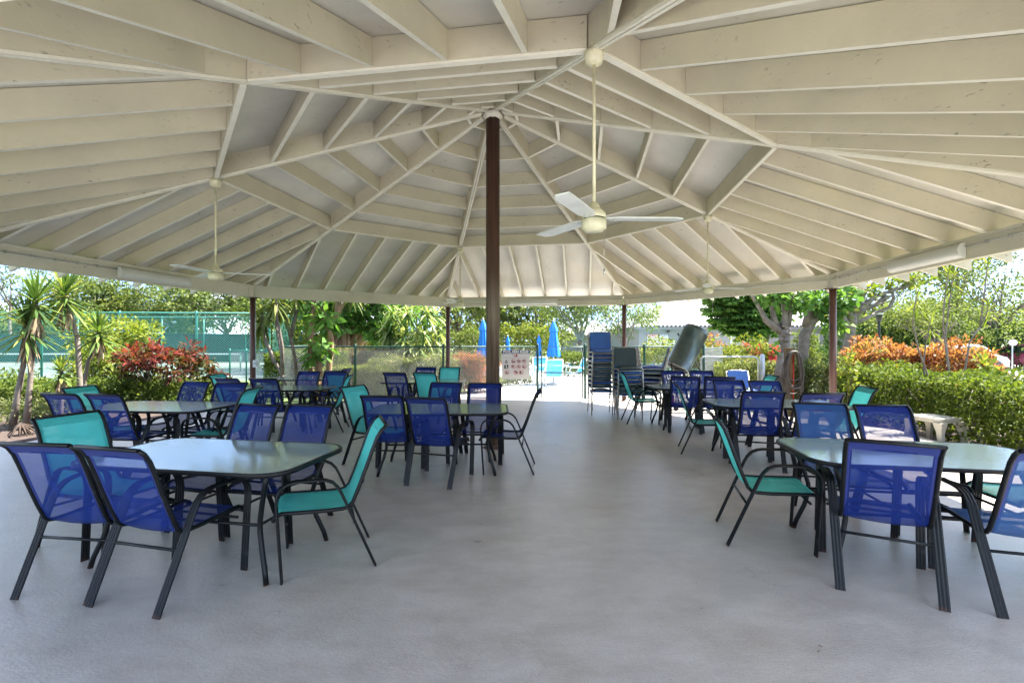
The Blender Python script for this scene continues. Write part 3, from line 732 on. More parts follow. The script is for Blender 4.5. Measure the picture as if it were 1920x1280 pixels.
def hedge(name, label, cat, pts, w, h, mat, n, L, z0=GZ, lump=.1, asp=.55, group=None, stems=True):
    """a clipped or loose hedge along a line of (x, y) points"""
    p = np.array(pts, float); seg = np.linalg.norm(np.diff(p, axis=0), axis=1); cum = np.r_[0, np.cumsum(seg)]; tot = cum[-1]
    c0 = p.mean(0); o = thing(name, label, cat, (c0[0], c0[1], z0), 0, group)
    s = NR.random(n)*(tot+w)-w/2; xy = np.stack([np.interp(s, cum, p[:, i]) for i in (0, 1)], 1)
    nx = np.stack([np.interp(s+.05, cum, p[:, i])-np.interp(s-.05, cum, p[:, i]) for i in (0, 1)], 1)
    ends = np.clip(np.maximum(-s, s-tot), 0, None)
    nx = np.where(np.abs(nx).sum(1, keepdims=True) < 1e-6, (p[-1]-p[0])[None], nx); nx /= np.linalg.norm(nx, axis=1, keepdims=True)
    perp = np.stack([-nx[:, 1], nx[:, 0]], 1)
    f = NR.random(n); ang = np.where(f < .45, NR.uniform(-1, 1, n)*PI/2, np.sign(NR.normal(size=n))*PI/2*NR.uniform(.7, 1, n))
    rr = 1-np.abs(NR.normal(size=n))*.17
    lum = lump*(np.sin(s*4.1+1)+np.sin(s*2.3+ang*2)+np.sin(s*9.7+ang*5)*.6)*.5
    side_ = np.clip(np.sin(ang)*1.25, -1, 1); top = np.clip(np.cos(ang)*1.7, 0, 1)
    lat = side_*(w/2+lum)*rr*np.sqrt(np.clip(1-(ends/(w/2+.01))**2, .05, 1)); zz = np.where(np.abs(side_) > .98, NR.random(n)**.8*h*.97, top*(h+lum)*rr)
    P = np.stack([xy[:, 0]+perp[:, 0]*lat-c0[0]+nx[:, 0]*np.where(s < 0, -ends, ends*(s > tot)), xy[:, 1]+perp[:, 1]*lat-c0[1]+nx[:, 1]*np.where(s < 0, -ends, ends*(s > tot)), np.clip(zz, .03, None)], 1)
    out = np.stack([perp[:, 0]*side_, perp[:, 1]*side_, .35+top], 1)
    D = unit(out)*.5+NR.normal(size=(n, 3))*.6; D[:, 2] += .15
    N = unit(out)*.5+NR.normal(size=(n, 3))*.5; N[:, 2] += .6
    Ls = L*(.6+.8*NR.random(n)); tw = .5+.5*np.sin(P[:, 0]*7+P[:, 1]*5)*np.sin(P[:, 2]*9+P[:, 1]*6)
    leaf_mesh('foliage', P, D, N, Ls, Ls*asp, tw*.4+NR.random(n)*.6, G[mat], o)
    if stems:
        m = MB(); k = max(4, int(tot/.28))
        for i in range(k):
            q = tot*(i+.5)/k; x = float(np.interp(q, cum, p[:, 0]))-c0[0]; y = float(np.interp(q, cum, p[:, 1]))-c0[1]
            for j in range(3):
                m.tube([(x+R.uniform(-.05, .05), y+R.uniform(-.05, .05), 0), (x+R.uniform(-.12, .12), y+R.uniform(-.12, .12), h*.45), (x+R.uniform(-w, w)*.4, y+R.uniform(-w, w)*.35, h*R.uniform(.75, .95))], [.016, .012, .005], 5)
        m.build('stems', M['bark'], o)
    return o
def shrub(name, label, u, d, w, h, mat, n, L, z0=GZ, asp=.5, cat='shrub', nb=6, stem_h=.3, stem_r=.02, twigs=90, group=None, shell=.5, spread=.17, depth=.9):
    x = X(u, d); t = thing(name, label, cat, (x, d, z0), 0, group); blobs = []
    for i in range(nb):
        a = 2*PI*i/nb+R.uniform(-.3, .3); q = R.uniform(.45, .8) if i else 0
        zz = h*R.uniform(.45+stem_h*.3, .76); rz = min(h-zz, zz-h*stem_h*.6)
        blobs.append(((math.cos(a)*w*.33*q*1.3, math.sin(a)*w*.33*q*depth, zz), (w*.27, w*.25*depth, max(rz, h*.18))))
    m = MB()
    for b in blobs:
        m.tube([(R.uniform(-.05, .05), R.uniform(-.05, .05), 0), (b[0][0]*.4, b[0][1]*.4, h*stem_h), b[0]], [stem_r, stem_r*.8, stem_r*.35], 6)
    m.build('stems', M['bark'], t)
    C, D, N, Ls, T = cluster(blobs, n, twigs, L, spread, .1, shell); C[:, 2] = np.maximum(C[:, 2], .03)
    leaf_mesh('foliage', C, D, N, Ls, Ls*asp, T, G[mat], t)
    return t
class Straps:
    """long strap or sword leaves: each a curved strip of quads"""
    def __init__(s): s.v = []; s.f = []; s.t = []
    def leaf(s, c, az, el, L, W, droop, tint, k=4, fold=.0):
        c = Vector(c); d = Vector((math.cos(az)*math.cos(el), math.sin(az)*math.cos(el), math.sin(el))); sd = Vector((-math.sin(az), math.cos(az), 0))
        o = len(s.v); p = c.copy()
        for i in range(k+1):
            q = i/k; w = W*(.55+.9*q if q < .5 else 1-(q-.5)**1.6*2.9)*.5; w = max(w, W*.02)
            s.v += [tuple(p-sd*w), tuple(p+sd*w)]
            d = (d+Vector((0, 0, -droop/k))).normalized(); p = p+d*(L/k)
        for i in range(k): s.f.append((o+2*i, o+2*i+1, o+2*i+3, o+2*i+2)); s.t.append(tint)
    def rosette(s, c, n, L, W, el0=-.5, el1=1.35, droop=.35, jit=.05, tint=None):
        for i in range(n):
            q = i/n; el = el1+(el0-el1)*q+R.uniform(-.15, .15); az = i*2.39996+R.uniform(-.2, .2)
            s.leaf((c[0], c[1], c[2]-jit*q), az, el, L*R.uniform(.75, 1.1)*(1-.25*(1-q)), W*R.uniform(.8, 1.15), droop*R.uniform(.6, 1.4), R.random() if tint is None else min(1, max(0, tint+R.uniform(-.2, .2))))
    def build(s, name, mat, parent):
        me = bpy.data.meshes.new(name); me.from_pydata(s.v, [], s.f); me.update(); me.materials.append(mat)
        at = me.attributes.new('tint', 'FLOAT', 'FACE'); at.data.foreach_set('value', s.t)
        me.polygons.foreach_set('use_smooth', [True]*len(s.f))
        o = bpy.data.objects.new(name, me); COL.objects.link(o); o.parent = parent; return o

# ------------------------------------------------------------------ far trees
row = ['first', 'second', 'third', 'fourth', 'fifth', 'sixth', 'seventh', 'eighth']
for i, (u, d, h, w) in enumerate([(-30, 47, 4.8, 8), (75, 52, 5.2, 8), (170, 46, 7.6, 7.5), (255, 49, 9.2, 8.5), (340, 47, 9.8, 8), (425, 45, 9, 8), (505, 48, 9.5, 9)]):
    tree('broadleaf_tree', 'leafy tree behind the tennis court, %s from the left' % row[i], u, d, h, w, 'sparse' if i % 2 else 'mid', 6500, .34, .25, 8, .18, 'trees behind the tennis court', 170, low=.12)
tree('thin_tree', 'tall thin sparse tree against blue sky at the left edge', 20, 40, 9.2, 7, 'sparse', 1500, .3, .5, 7, .12, None, 60, low=.6)
tree('broadleaf_tree', 'shady tree left of the pool behind the fig', 575, 27, 7.5, 6.5, 'mid', 6500, .24, .3, 8, .16, 'trees behind the pool', low=.15)
tree('broadleaf_tree', 'green tree behind the variegated dracaena bush', 730, 26, 7.5, 7, 'mid', 6500, .24, .3, 8, .16, 'trees behind the pool', low=.2)
tree('broadleaf_tree', 'tree with low dark crown just left of the brown column', 858, 31, 7, 6.5, 'mid', 6500, .26, .3, 8, .17, 'trees behind the pool', low=.2)
tree('broadleaf_tree', 'yellow green tree right behind the brown column', 935, 35, 7, 7, 'sparse', 7000, .27, .3, 8, .17, 'trees behind the pool', low=.15)
tree('broadleaf_tree', 'yellow green tree behind the large blue umbrella', 1010, 38, 8, 8, 'sparse', 7000, .3, .3, 8, .18, 'trees behind the pool', low=.1)
tree('forked_tree', 'tree with pale forked trunk right of the large umbrella', 1088, 28, 5.4, 5, 'mid', 5500, .17, .3, 8, .15, None, low=.52)
tree('feathery_tree', 'light airy tree in front of the white roofed building', 1172, 26, 4.6, 4.6, 'sparse', 3800, .17, .25, 8, .1, None, 130, low=.38)
for i, (u, d, h, w, mt, n) in enumerate([(1585, 50, 7.6, 9, 'mid', 5000), (1660, 46, 5.4, 8, 'light', 6500), (1735, 44, 5.6, 8, 'light', 7000), (1805, 50, 6.2, 9, 'mid', 6000), (1975, 46, 7.6, 9, 'mid', 6000)]):
    tree('broadleaf_tree', 'tree beyond the parking area, %s from the left' % row[i], u, d, h, w, mt, n, .3, .25, 8, .2, 'trees beyond the parking area', low=.1)
tree('spreading_tree', 'open crowned tree with dark branching trunk at the right edge', 1870, 29, 7.2, 8, 'sparse', 5200, .2, .3, 10, .17, None, 110, low=.42)
tree('spreading_tree', 'dense green tree high under the right eave', 1795, 33, 9.6, 6.5, 'mid', 6500, .22, .45, 8, .16, None, 150, low=.6)
tree('round_tree', 'low round green tree behind the thin stems on the right', 1755, 27, 4.3, 6, 'mid', 5500, .17, .3, 8, .12, None, low=.38)

# shrubs and hedges that close the view under the far trees
for i, (u0, u1, d, h, mt, lab) in enumerate([(520, 680, 24, 2.6, 'light', 'bright green hedge behind the pool fence at the left'), (680, 900, 27, 2.2, 'mid', 'green hedge along the pool left of the column'), (900, 1020, 32, 2.6, 'light', 'yellow green hedge behind the pool umbrellas'),
    (1585, 1720, 30, 2.9, 'dark', 'dark hedge behind the lamp post'), (1710, 1850, 40, 3.0, 'mid', 'green hedge beyond the white car'), (1815, 2000, 28, 2.3, 'dark', 'dark clipped hedge behind the round sign')]):
    hedge('hedge', lab, 'hedge', [(X(u0, d), d), (X(u1, d), d+.6)], 2.2, h, mt, 9000, .17, lump=.35)
hedge('hedge', 'dark rounded hedge beside the pool right of the big umbrella', 'hedge', [(X(1062, 22), 22), (X(1122, 22), 22.4)], 1.4, 1.05, 'hedge', 5500, .1, lump=.1)
hedge('hedge', 'tall light green hedge inside the left corner of the pool fence', 'hedge', [(X(532, 14), 14), (X(612, 14), 14.2)], 1, 1.28, 'hedge', 9000, .085)
hedge('hedge', 'reddish dusty hedge behind the pool fence', 'hedge', [(X(625, 15.4), 15.4), (X(742, 15.4), 15.5)], .9, 1.30, 'dusty', 9000, .085, lump=.15)
hedge('hedge', 'clipped light green hedge low behind the pool fence', 'hedge', [(X(610, 13.9), 13.9), (X(722, 13.9), 13.9)], .8, .88, 'light', 9000, .07)
hedge('hedge', 'loose dusty green hedge behind the pool fence left of the post', 'hedge', [(X(722, 14.1), 14.1), (X(835, 14.6), 14.6)], 1, 1.12, 'pale', 10000, .075, lump=.18)
hedge('hedge', 'low yellow green hedge behind the round red croton', 'hedge', [(X(842, 19), 19), (X(905, 19), 19.5)], .9, 1.02, 'light', 4500, .09)
hedge('ground_cover', 'strip of low plants behind the pool rules sign', 'plants', [(-2.0, 15.9), (.3, 17.8)], .8, .26, 'mid', 3500, .08, stems=False)
shrub('croton', 'rounded rusty red croton bush between the post and brown column', 884, 14.9, 1.45, 1.2, 'croton_rust', 5500, .11, asp=.3, nb=7, stem_h=.1)

# right hedges and crotons
n4, t4 = side(4)
def off4(a, s): p = sp(4, a, s); return (p.x, p.y)
hedge('hedge', 'long glossy green hedge along the right side of the pavilion', 'hedge', [off4(7.62, 4.3), off4(7.7, 1.4), off4(7.75, -1.7), off4(7.8, -5.0)], 1.35, 1.02, 'hedge', 52000, .066, lump=.16)
hedge('hedge', 'pale variegated hedge behind the hose post', 'hedge', [(X(1385, 12.9), 12.9), (X(1470, 12.6), 12.6)], 1.2, 1.05, 'pale', 11000, .065, lump=.2)
hedge('hedge', 'pale green hedge between the hose post and the right post', 'hedge', [(X(1500, 12.4), 12.4), (X(1575, 12.1), 12.1)], 1, .98, 'pale', 9000, .065, lump=.18)
hedge('hedge', 'yellow green bush behind the white slatted panel', 'hedge', [(X(1235, 15.2), 15.2), (X(1405, 15.5), 15.5)], 1.1, 1.5, 'light', 10000, .09, lump=.3)
hedge('croton', 'wide mass of bright orange croton behind the right hedge', 'croton', [(X(1632, 12.2), 12.2), (X(1700, 12), 12), (X(1800, 11.6), 11.6)], 1.2, 1.40, 'croton_orange', 11000, .12, lump=.34, asp=.42)
shrub('croton', 'small orange croton right of the thin stems', 1850, 12.5, 1.1, 1.0, 'croton_orange', 1500, .13, asp=.4)
shrub('flower_bush', 'pink flowering bush left of the hose post', 1432, 15.5, 1.15, 1.5, 'pink', 4500, .075, nb=6, cat='bush', asp=.7)
shrub('flower_bush', 'bush with orange flowers behind the tilted drum', 1322, 15.8, 1.1, 1.85, 'croton_orange', 2500, .1, cat='bush')
shrub('papyrus', 'dark spiky plant behind the right post', 1540, 15, .9, 1.5, 'dark', 1800, .25, asp=.08, cat='plant')
shrub('leafy_shrub', 'feathery green shrub between hose post and right post', 1512, 14, .9, 1.9, 'mid', 3000, .1, asp=.3)
shrub('seedling', 'thin seedling with pale green leaves right of the post', 1595, 9.6, .55, 1.5, 'light', 160, .13, nb=4, stem_h=.7, stem_r=.008, twigs=20, cat='plant')
shrub('seedling', 'thin seedling with pale green leaves in front of the far cars', 1845, 9.5, .6, 1.45, 'light', 200, .12, nb=4, stem_h=.7, stem_r=.008, twigs=20, cat='plant')

# ------------------------------------------------------------------ left garden
lawn = NR.random((16000, 2))*np.array([6.2, 7.5])+np.array([-12.6, 10.4])
D_ = NR.normal(size=(16000, 3))*.35; D_[:, 2] = 1
o = leaf_mesh('grass', np.c_[lawn, np.full(16000, GZ)], D_, NR.normal(size=(16000, 3)), NR.uniform(.05, .11, 16000), np.full(16000, .012), NR.random(16000), G['grassy']); tag(o, kind='stuff')
hedge('hedge', 'low ragged green hedge in front of the tennis court', 'hedge', [(-13.2, 11.8), (-11.2, 11.6), (-9.4, 11.9), (-8.3, 12.2)], 1.3, .62, 'hedge', 20000, .075, lump=.28)
shrub('light_shrub', 'airy yellow green shrub behind the yuccas', 225, 15, 2.6, 2.35, 'light', 3200, .14, nb=9, twigs=120)
shrub('light_shrub', 'yellow green shrub left of the red croton', 175, 13, 1.3, 1.5, 'light', 2200, .11, nb=6)
shrub('wild_shrub', 'twiggy green plants under the red croton', 262, 11.6, 1.6, .5, 'mid', 900, .10, nb=7)
# red croton with bare stems
t = thing('croton', 'large red and dark green croton with bare stems on the left lawn', 'croton', (X(312, 12), 12, GZ))
m = MB(); cb = []
for i in range(26):
    a = R.uniform(0, 2*PI); q = R.uniform(.35, 1.4); z = R.uniform(.48, 1.2) if i > 8 else R.uniform(1.05, 1.42)
    p = (math.cos(a)*q, math.sin(a)*q*.6, z); cb.append((p, (.24, .22, .2)))
    m.tube([(R.uniform(-.14, .14), R.uniform(-.1, .1), 0), (p[0]*.3, p[1]*.3, z*.35), (p[0]*.75, p[1]*.75, z*.72), p], [.035, .028, .018, .008], 6)
m.build('stems', M['bark'], t)
C, D, N, Ls, T = cluster(cb, 2000, 100, .175, .35, .15, .2); T = np.clip((C[:, 2]-.6)/.9*.36+T*.6, 0, 1)
leaf_mesh('foliage', C, D, N, Ls, Ls*.36, T, G['croton_red'], t)
# yuccas
def yucca(label, u, d, stems, L=.74):
    t = thing('yucca', label, 'yucca', (X(u, d), d, GZ), 0, 'yuccas in the left bed'); tr = MB(); s = Straps(); dd = Straps()
    for base_dx, mid_dx, hx, hz, r, n in stems:
        pts = [(base_dx, 0, 0), (base_dx*.6+mid_dx*.4, .02, hz*.3), (mid_dx, .03, hz*.65), (hx, 0, hz)]
        tr.tube(pts, [r*1.15, r*.85, r*.75, r*.6], 10)
        s.rosette((hx, 0, hz+.02), int(n*1.5), L, .05, -.75, 1.4, .22, .2)
        for i in range(34):
            dd.leaf((hx+R.uniform(-.04, .04), R.uniform(-.04, .04), hz-.15-R.random()*.15), R.uniform(0, 6.3), -1.1-R.random()*.35, L*R.uniform(.5, .9), .05, .2, R.random())
    tr.build('trunk', M['bark'], t); s.build('foliage', G['yucca'], t); dd.build('dead_leaves', M['dead'], t)
def hz(v, d): return Z(v, d)-GZ
yucca('yucca with twin trunks and two stacked heads at the far left', 32, 8.6, [(-.1, .1, X(52, 8.6)-X(32, 8.6), hz(606, 8.6), .055, 64), (.16, .27, X(68, 8.6)-X(32, 8.6), hz(560, 8.6), .05, 60)])
yucca('tallest yucca with yellowing leaves, second from the left', 150, 9.2, [(.02, -.08, X(122, 9.2)-X(150, 9.2), hz(548, 9.2), .055, 72)])
yucca('yucca with leaning trunk, just left of the red croton', 148, 9.6, [(0, .16, X(186, 9.6)-X(148, 9.6), hz(618, 9.6), .045, 58)], .58)
yucca('small young yucca between the larger trunks', 113, 9, [(0, 0, .02, hz(690, 9), .04, 40)], .4)
shrub('weeds', 'dry weedy plants around the yucca trunks', 75, 9.3, 2.0, .42, 'pale', 1500, .13, asp=.2, cat='plants', nb=8)
rb = MB()
for i in range(26): a = R.uniform(0, 6.3); q = R.uniform(.05, .4); rb.tube([(0, 0, .2), (math.cos(a)*q*.5, math.sin(a)*q*.5, .12), (math.cos(a)*q, math.sin(a)*q, -.01)], [.02, .015, .006], 5)
o = rb.build('root_ball', M['mulch'], None, (X(38, 8.1), 8.1, GZ)); tag(o, 'brown clump of roots at the foot of the far left yucca', 'roots')

# ------------------------------------------------------------------ plants around the pool fence
def dracaena(label, u, d, stems, mat='mid', L=.5, W=.05, n=34, el0=-1.0, r=.045, bark='bark', name='dracaena', droop=.9):
    t = thing(name, label, 'dracaena', (X(u, d), d, GZ)); tr = MB(); s = Straps()
    for pts in stems:
        q = [(X(a, d)-X(u, d), dy, Z(b, d)-GZ) for a, b, dy in pts]; k = len(q)
        tr.tube(q, [r*(1.15-.65*i/(k-1)) for i in range(k)], 8)
        if n: s.rosette(q[-1], n, L, W, el0, 1.35, droop, .25)
    tr.build('trunk', M[bark], t)
    if n: s.build('foliage', G[mat], t)
    return t
dracaena('leaning dracaena with several pale stems and drooping leaves', 540, 11.6, [[(541, 745, 0), (528, 700, 0), (512, 670, 0), (495, 628, 0), (487, 585, .1)], [(529, 702, 0), (524, 660, .1), (512, 610, .15), (505, 560, .2)], [(529, 702, 0), (533, 650, -.1), (524, 600, -.1), (518, 555, 0)], [(515, 680, 0), (490, 640, .2), (478, 600, .2)]], n=46, L=.62, W=.06)
dracaena('slender dracaena leaning left with a reddish head', 557, 12.2, [[(557, 730, 0), (553, 670, 0), (540, 610, 0), (530, 570, 0)], [(545, 632, 0), (551, 590, .1), (552, 548, .1)]], n=44, L=.6, W=.06, r=.05)
dracaena('straight pale trunk of a dracaena before the pool fence', 582, 12.3, [[(578, 740, 0), (581, 690, 0), (583, 630, 0), (588, 575, 0), (592, 530, 0)]], n=30, r=.085, bark='tan_bark')
dracaena('forked pale trunk at the right of the trunk group', 616, 12.4, [[(612, 740, 0), (617, 690, 0), (622, 640, 0), (617, 615, 0), (632, 590, 0), (650, 560, 0), (662, 540, 0)], [(632, 590, 0), (631, 555, .1), (628, 530, .1)], [(617, 617, 0), (602, 585, .1), (594, 545, .1)]], n=36, r=.075, bark='tan_bark', L=.6, W=.07)
t = thing('philodendron', 'split leaf climber with a cluster of brown roots among the trunks', 'plant', (X(598, 12.25), 12.25, GZ)); m = MB()
for i in range(14):
    a, b = R.uniform(-.11, .11), R.uniform(-.08, .08); m.tube([(a*1.6, b*1.6, 0), (a+R.uniform(-.03, .03), b, .5), (a*.7, b*.7, 1.0), (a*.3, b*.3, 1.5)], [.035, .03, .025, .02], 6)
m.build('trunk', M['tan_bark'], t)
C, D, N, Ls, T = cluster([((-.0, -.1, 1.55), (.25, .25, .2)), ((.1, -.1, 2.2), (.28, .25, .25)), ((-.05, -.1, 1.25), (.2, .2, .15))], 110, 24, .32, .25, .5, .3); leaf_mesh('foliage', C, D, N, Ls, Ls*.5, T*.8+.1, G['glossy'], t)
# strangler fig behind the fence
fx = X(655, 17.5); t = thing('fig_tree', 'massive fig with hanging brown roots behind the pool fence', 'tree', (fx, 17.5, GZ)); m = MB()
for i in range(70):
    a = R.uniform(0, 2*PI); q = R.uniform(.15, .75); top = R.uniform(1.7, 2.9)
    x, y = math.cos(a)*q, math.sin(a)*q*.7
    m.tube([(x*1.25, y*1.25, 0), (x*1.05+R.uniform(-.06, .06), y, top*.4), (x*.85+R.uniform(-.06, .06), y*.85, top*.75), (x*.6+R.uniform(-.1, .1), y*.6, top)], [R.uniform(.02, .06), .035, .03, .02], 6)
for tx, ty, tz in ((-1.1, .2, 3.4), (.9, 0, 3.4), (1.6, .3, 2.9), (-.3, -.2, 3.6), (-1.7, 0, 2.8), (.3, .6, 4)): m.tube([(tx*.1, 0, 1.3), (tx*.4, ty*.4, 2.1), (tx, ty, tz)], [.26, .16, .07], 9)
m.build('trunk', M['tan_bark'], t)
bl = [((-.9, -.3, 2.9), (.7, .6, .6)), ((.2, -.6, 2.75), (.6, .5, .5)), ((.85, -.4, 2.5), (.6, .5, .6)), ((1.7, -.1, 2.6), (.7, .6, .6)), ((1.3, -.4, 1.9), (.5, .4, .4)), ((-1.5, 0, 3.2), (.8, .7, .6)), ((0, 0, 3.6), (1.2, 1, .6)), ((1.2, .3, 3.6), (1, .8, .7)), ((.1, -.7, 2.2), (.28, .25, .3)), ((-.7, -.6, 2.2), (.3, .25, .25))]
C, D, N, Ls, T = cluster(bl, 3000, 150, .28, .2, .3, .45); leaf_mesh('crown', C, D, N, Ls, Ls*.55, T*.7, G['glossy'], t)
# variegated dracaena bush
vx = X(772, 15.6); t = thing('dracaena', 'big bushy dracaena with cream striped strap leaves behind the fence', 'dracaena', (vx, 15.6, GZ)); s = Straps(); m = MB()
for i in range(40):
    a = R.uniform(0, 2*PI); q = R.random()**.5; z = R.uniform(.55, 2.9); w = 1.15*(1-.25*abs(z-1.6)/1.4)
    p = (math.cos(a)*q*w, math.sin(a)*q*w*.8-.1, z); s.rosette(p, 30, .68, .075, -.9, 1.25, 1.0, .2)
    if i % 3 == 0: m.tube([(p[0]*.2, p[1]*.2, 0), (p[0]*.7, p[1]*.7, z*.5), p], [.04, .03, .02], 6)
m.build('trunk', M['bark'], t); s.build('foliage', G['varieg'], t)

# schefflera, knobbly frangipani trunks, thin stems on the right
def palmate(name, label, u, d, blobs, trunkpts, mat, n, L):
    t = thing(name, label, 'tree', (X(u, d), d, GZ)); m = MB()
    for pts, r in trunkpts: m.tube([(X(a, d)-X(u, d), dy, Z(b, d)-GZ) for a, b, dy in pts], r, 9)
    m.build('trunk', M['bark'], t); Cs, Ds, Ns, Ts = [], [], [], []
    bb = [((X(a, d)-X(u, d), dy, Z(b, d)-GZ), r) for a, b, dy, r in blobs]
    C, D, N, Ls, T = cluster(bb, n, n, L, .05, 0, .6)
    for k in range(8):                                    # eight leaflets drooping around each stalk
        a = 2*PI*k/8; e = np.stack([np.full(len(C), math.cos(a)), np.full(len(C), math.sin(a)), np.full(len(C), -.45)], 1)+NR.normal(size=(len(C), 3))*.15
        Cs.append(C); Ds.append(e); nn = NR.normal(size=(len(C), 3))*.25; nn[:, 2] += 1; Ns.append(nn); Ts.append(T*.8+NR.random(len(C))*.2)
    C = np.concatenate(Cs); L_ = np.tile(Ls, 8); leaf_mesh('crown', C, np.concatenate(Ds), np.concatenate(Ns), L_, L_*.36, np.concatenate(Ts), G[mat], t)
palmate('umbrella_tree', 'rounded glossy umbrella tree before the white roof', 1420, 18, [(1375, 560, 0, (.95, .9, .8)), (1400, 610, -.2, (.75, .7, .6)), (1358, 590, 0, (.6, .6, .55)), (1440, 575, .2, (.8, .8, .7)), (1425, 540, .2, (1.0, .9, .7)), (1405, 585, -.5, (.7, .4, .6))],
    [([(1425, 712, 0), (1422, 672, 0), (1412, 645, 0), (1396, 615, 0)], [.15, .13, .1, .05]), ([(1422, 672, 0), (1436, 640, 0), (1448, 600, 0)], [.12, .1, .05])], 'glossy', 1500, .2)
t = thing('knobbly_tree', 'knobbly grey trunk with pruned limbs behind the hose', 'tree', (X(1474, 11.8), 11.8, GZ)); m = MB(); d = 11.8
def q_(a, b, dy=0): return (X(a, d)-X(1474, d), dy, Z(b, d)-GZ)
for pts, r in (([q_(1476, 755), q_(1474, 700), q_(1472, 655), q_(1470, 618)], [.13, .10, .10, .15]), ([q_(1468, 625), q_(1452, 612), q_(1436, 600), q_(1426, 580), q_(1412, 556), q_(1400, 530)], [.10, .09, .075, .055, .05, .04]), ([q_(1470, 620), q_(1472, 590), q_(1468, 565), q_(1466, 535)], [.11, .065, .06, .05]),
    ([q_(1455, 612), q_(1450, 590), q_(1447, 568), q_(1450, 560)], [.09, .06, .05, .045]), ([q_(1478, 612), q_(1482, 585), q_(1486, 570), q_(1484, 540)], [.07, .05, .045, .03]), ([q_(1458, 720), q_(1462, 690), q_(1466, 660)], [.12, .1, .08])): m.tube(pts, r, 9)
for i in range(26):
    a = R.uniform(0, 6.3); p = q_(1470+R.uniform(-7, 9), R.uniform(605, 640)); m.lathe([(0, -.045), (.04, -.025), (.05, 0), (.035, .03), (0, .045)], (p[0]+math.cos(a)*.05, math.sin(a)*.12, p[2]), 7)
m.build('trunk', M['bark'], t)
C, D, N, Ls, T = cluster([(q_(1440, 545), (.5, .4, .3)), (q_(1475, 550), (.5, .4, .3)), (q_(1500, 570), (.3, .3, .3)), (q_(1452, 652, -.1), (.14, .1, .1))], 560, 60, .16, .25, .3, .3); leaf_mesh('crown', C, D, N, Ls, Ls*.75, T, G['glossy'], t)
d = 12.4; t = thing('twisted_tree', 'thick twisted grey trunk between hose post and right post', 'tree', (X(1508, d), d, GZ)); m = MB()
def q_(a, b, dy=0): return (X(a, d)-X(1508, d), dy, Z(b, d)-GZ)
for pts, r in (([q_(1500, 760), q_(1502, 710), q_(1506, 660), q_(1508, 630), q_(1520, 605), q_(1535, 585), q_(1548, 560), q_(1560, 525)], [.17, .14, .125, .14, .12, .11, .10, .08]), ([q_(1512, 612), q_(1516, 590), q_(1525, 565), q_(1533, 535)], [.12, .1, .08, .06]), ([q_(1540, 575), q_(1560, 560), q_(1585, 545)], [.1, .08, .06])): m.tube(pts, r, 10)
m.build('trunk', M['bark'], t)
C, D, N, Ls, T = cluster([(q_(1530, 562, -.1), (.45, .4, .3)), (q_(1575, 560, -.1), (.4, .35, .35)), (q_(1553, 600, 0), (.3, .3, .3)), (q_(1500, 552), (.4, .3, .3))], 700, 70, .18, .25, .3, .3); leaf_mesh('crown', C, D, N, Ls, Ls*.8, T, G['glossy'], t)
d = 17; t = thing('bare_limbed_tree', 'sprawling tree of bare grey limbs right of the right post', 'tree', (X(1590, d), d, GZ)); m = MB()
def q_(a, b, dy=0): return (X(a, d)-X(1590, d), dy, Z(b, d)-GZ)
for pts, r in (([q_(1575, 700), q_(1590, 650), q_(1597, 610), q_(1602, 590)], [.2, .17, .14, .12]), ([q_(1600, 598), q_(1618, 575), q_(1640, 556), q_(1672, 545), q_(1700, 535), q_(1725, 520)], [.12, .10, .08, .06, .045, .02]), ([q_(1602, 592), q_(1612, 560), q_(1630, 535), q_(1660, 515)], [.11, .09, .06, .035]), ([q_(1598, 612), q_(1590, 575), q_(1595, 545), q_(1600, 520)], [.14, .1, .08, .06]),
    ([q_(1615, 580), q_(1640, 572), q_(1665, 555)], [.09, .07, .03]), ([q_(1645, 585), q_(1668, 576), q_(1676, 560), q_(1672, 540)], [.05, .06, .06, .04]), ([q_(1600, 606), q_(1622, 598), q_(1648, 584)], [.1, .07, .05]), ([q_(1582, 670), q_(1600, 640), q_(1615, 628)], [.1, .08, .04]), ([q_(1595, 625), q_(1578, 590), q_(1570, 560)], [.14, .1, .06])): m.tube(pts, r, 9)
for i in range(24):
    a, b = R.uniform(1590, 1700), 0; b = 600-(a-1590)*.55+R.uniform(-25, 10); m.tube([q_(a, b), q_(a+R.uniform(5, 15), b-R.uniform(2, 14), R.uniform(-.3, .3)), q_(a+R.uniform(15, 34), b-R.uniform(8, 26), R.uniform(-.5, .5))], [.035, .025, .01], 5)
m.build('trunk', M['bark'], t)
C, D, N, Ls, T = cluster([(q_(1633, 538), (.32, .3, .25)), (q_(1672, 525), (.5, .3, .2)), (q_(1580, 560), (.6, .5, .5)), (q_(1715, 520), (.6, .4, .3)), (q_(1600, 545), (.5, .4, .3))], 900, 70, .17, .25, .2, .3); leaf_mesh('crown', C, D, N, Ls, Ls*.6, T, G['light'], t)
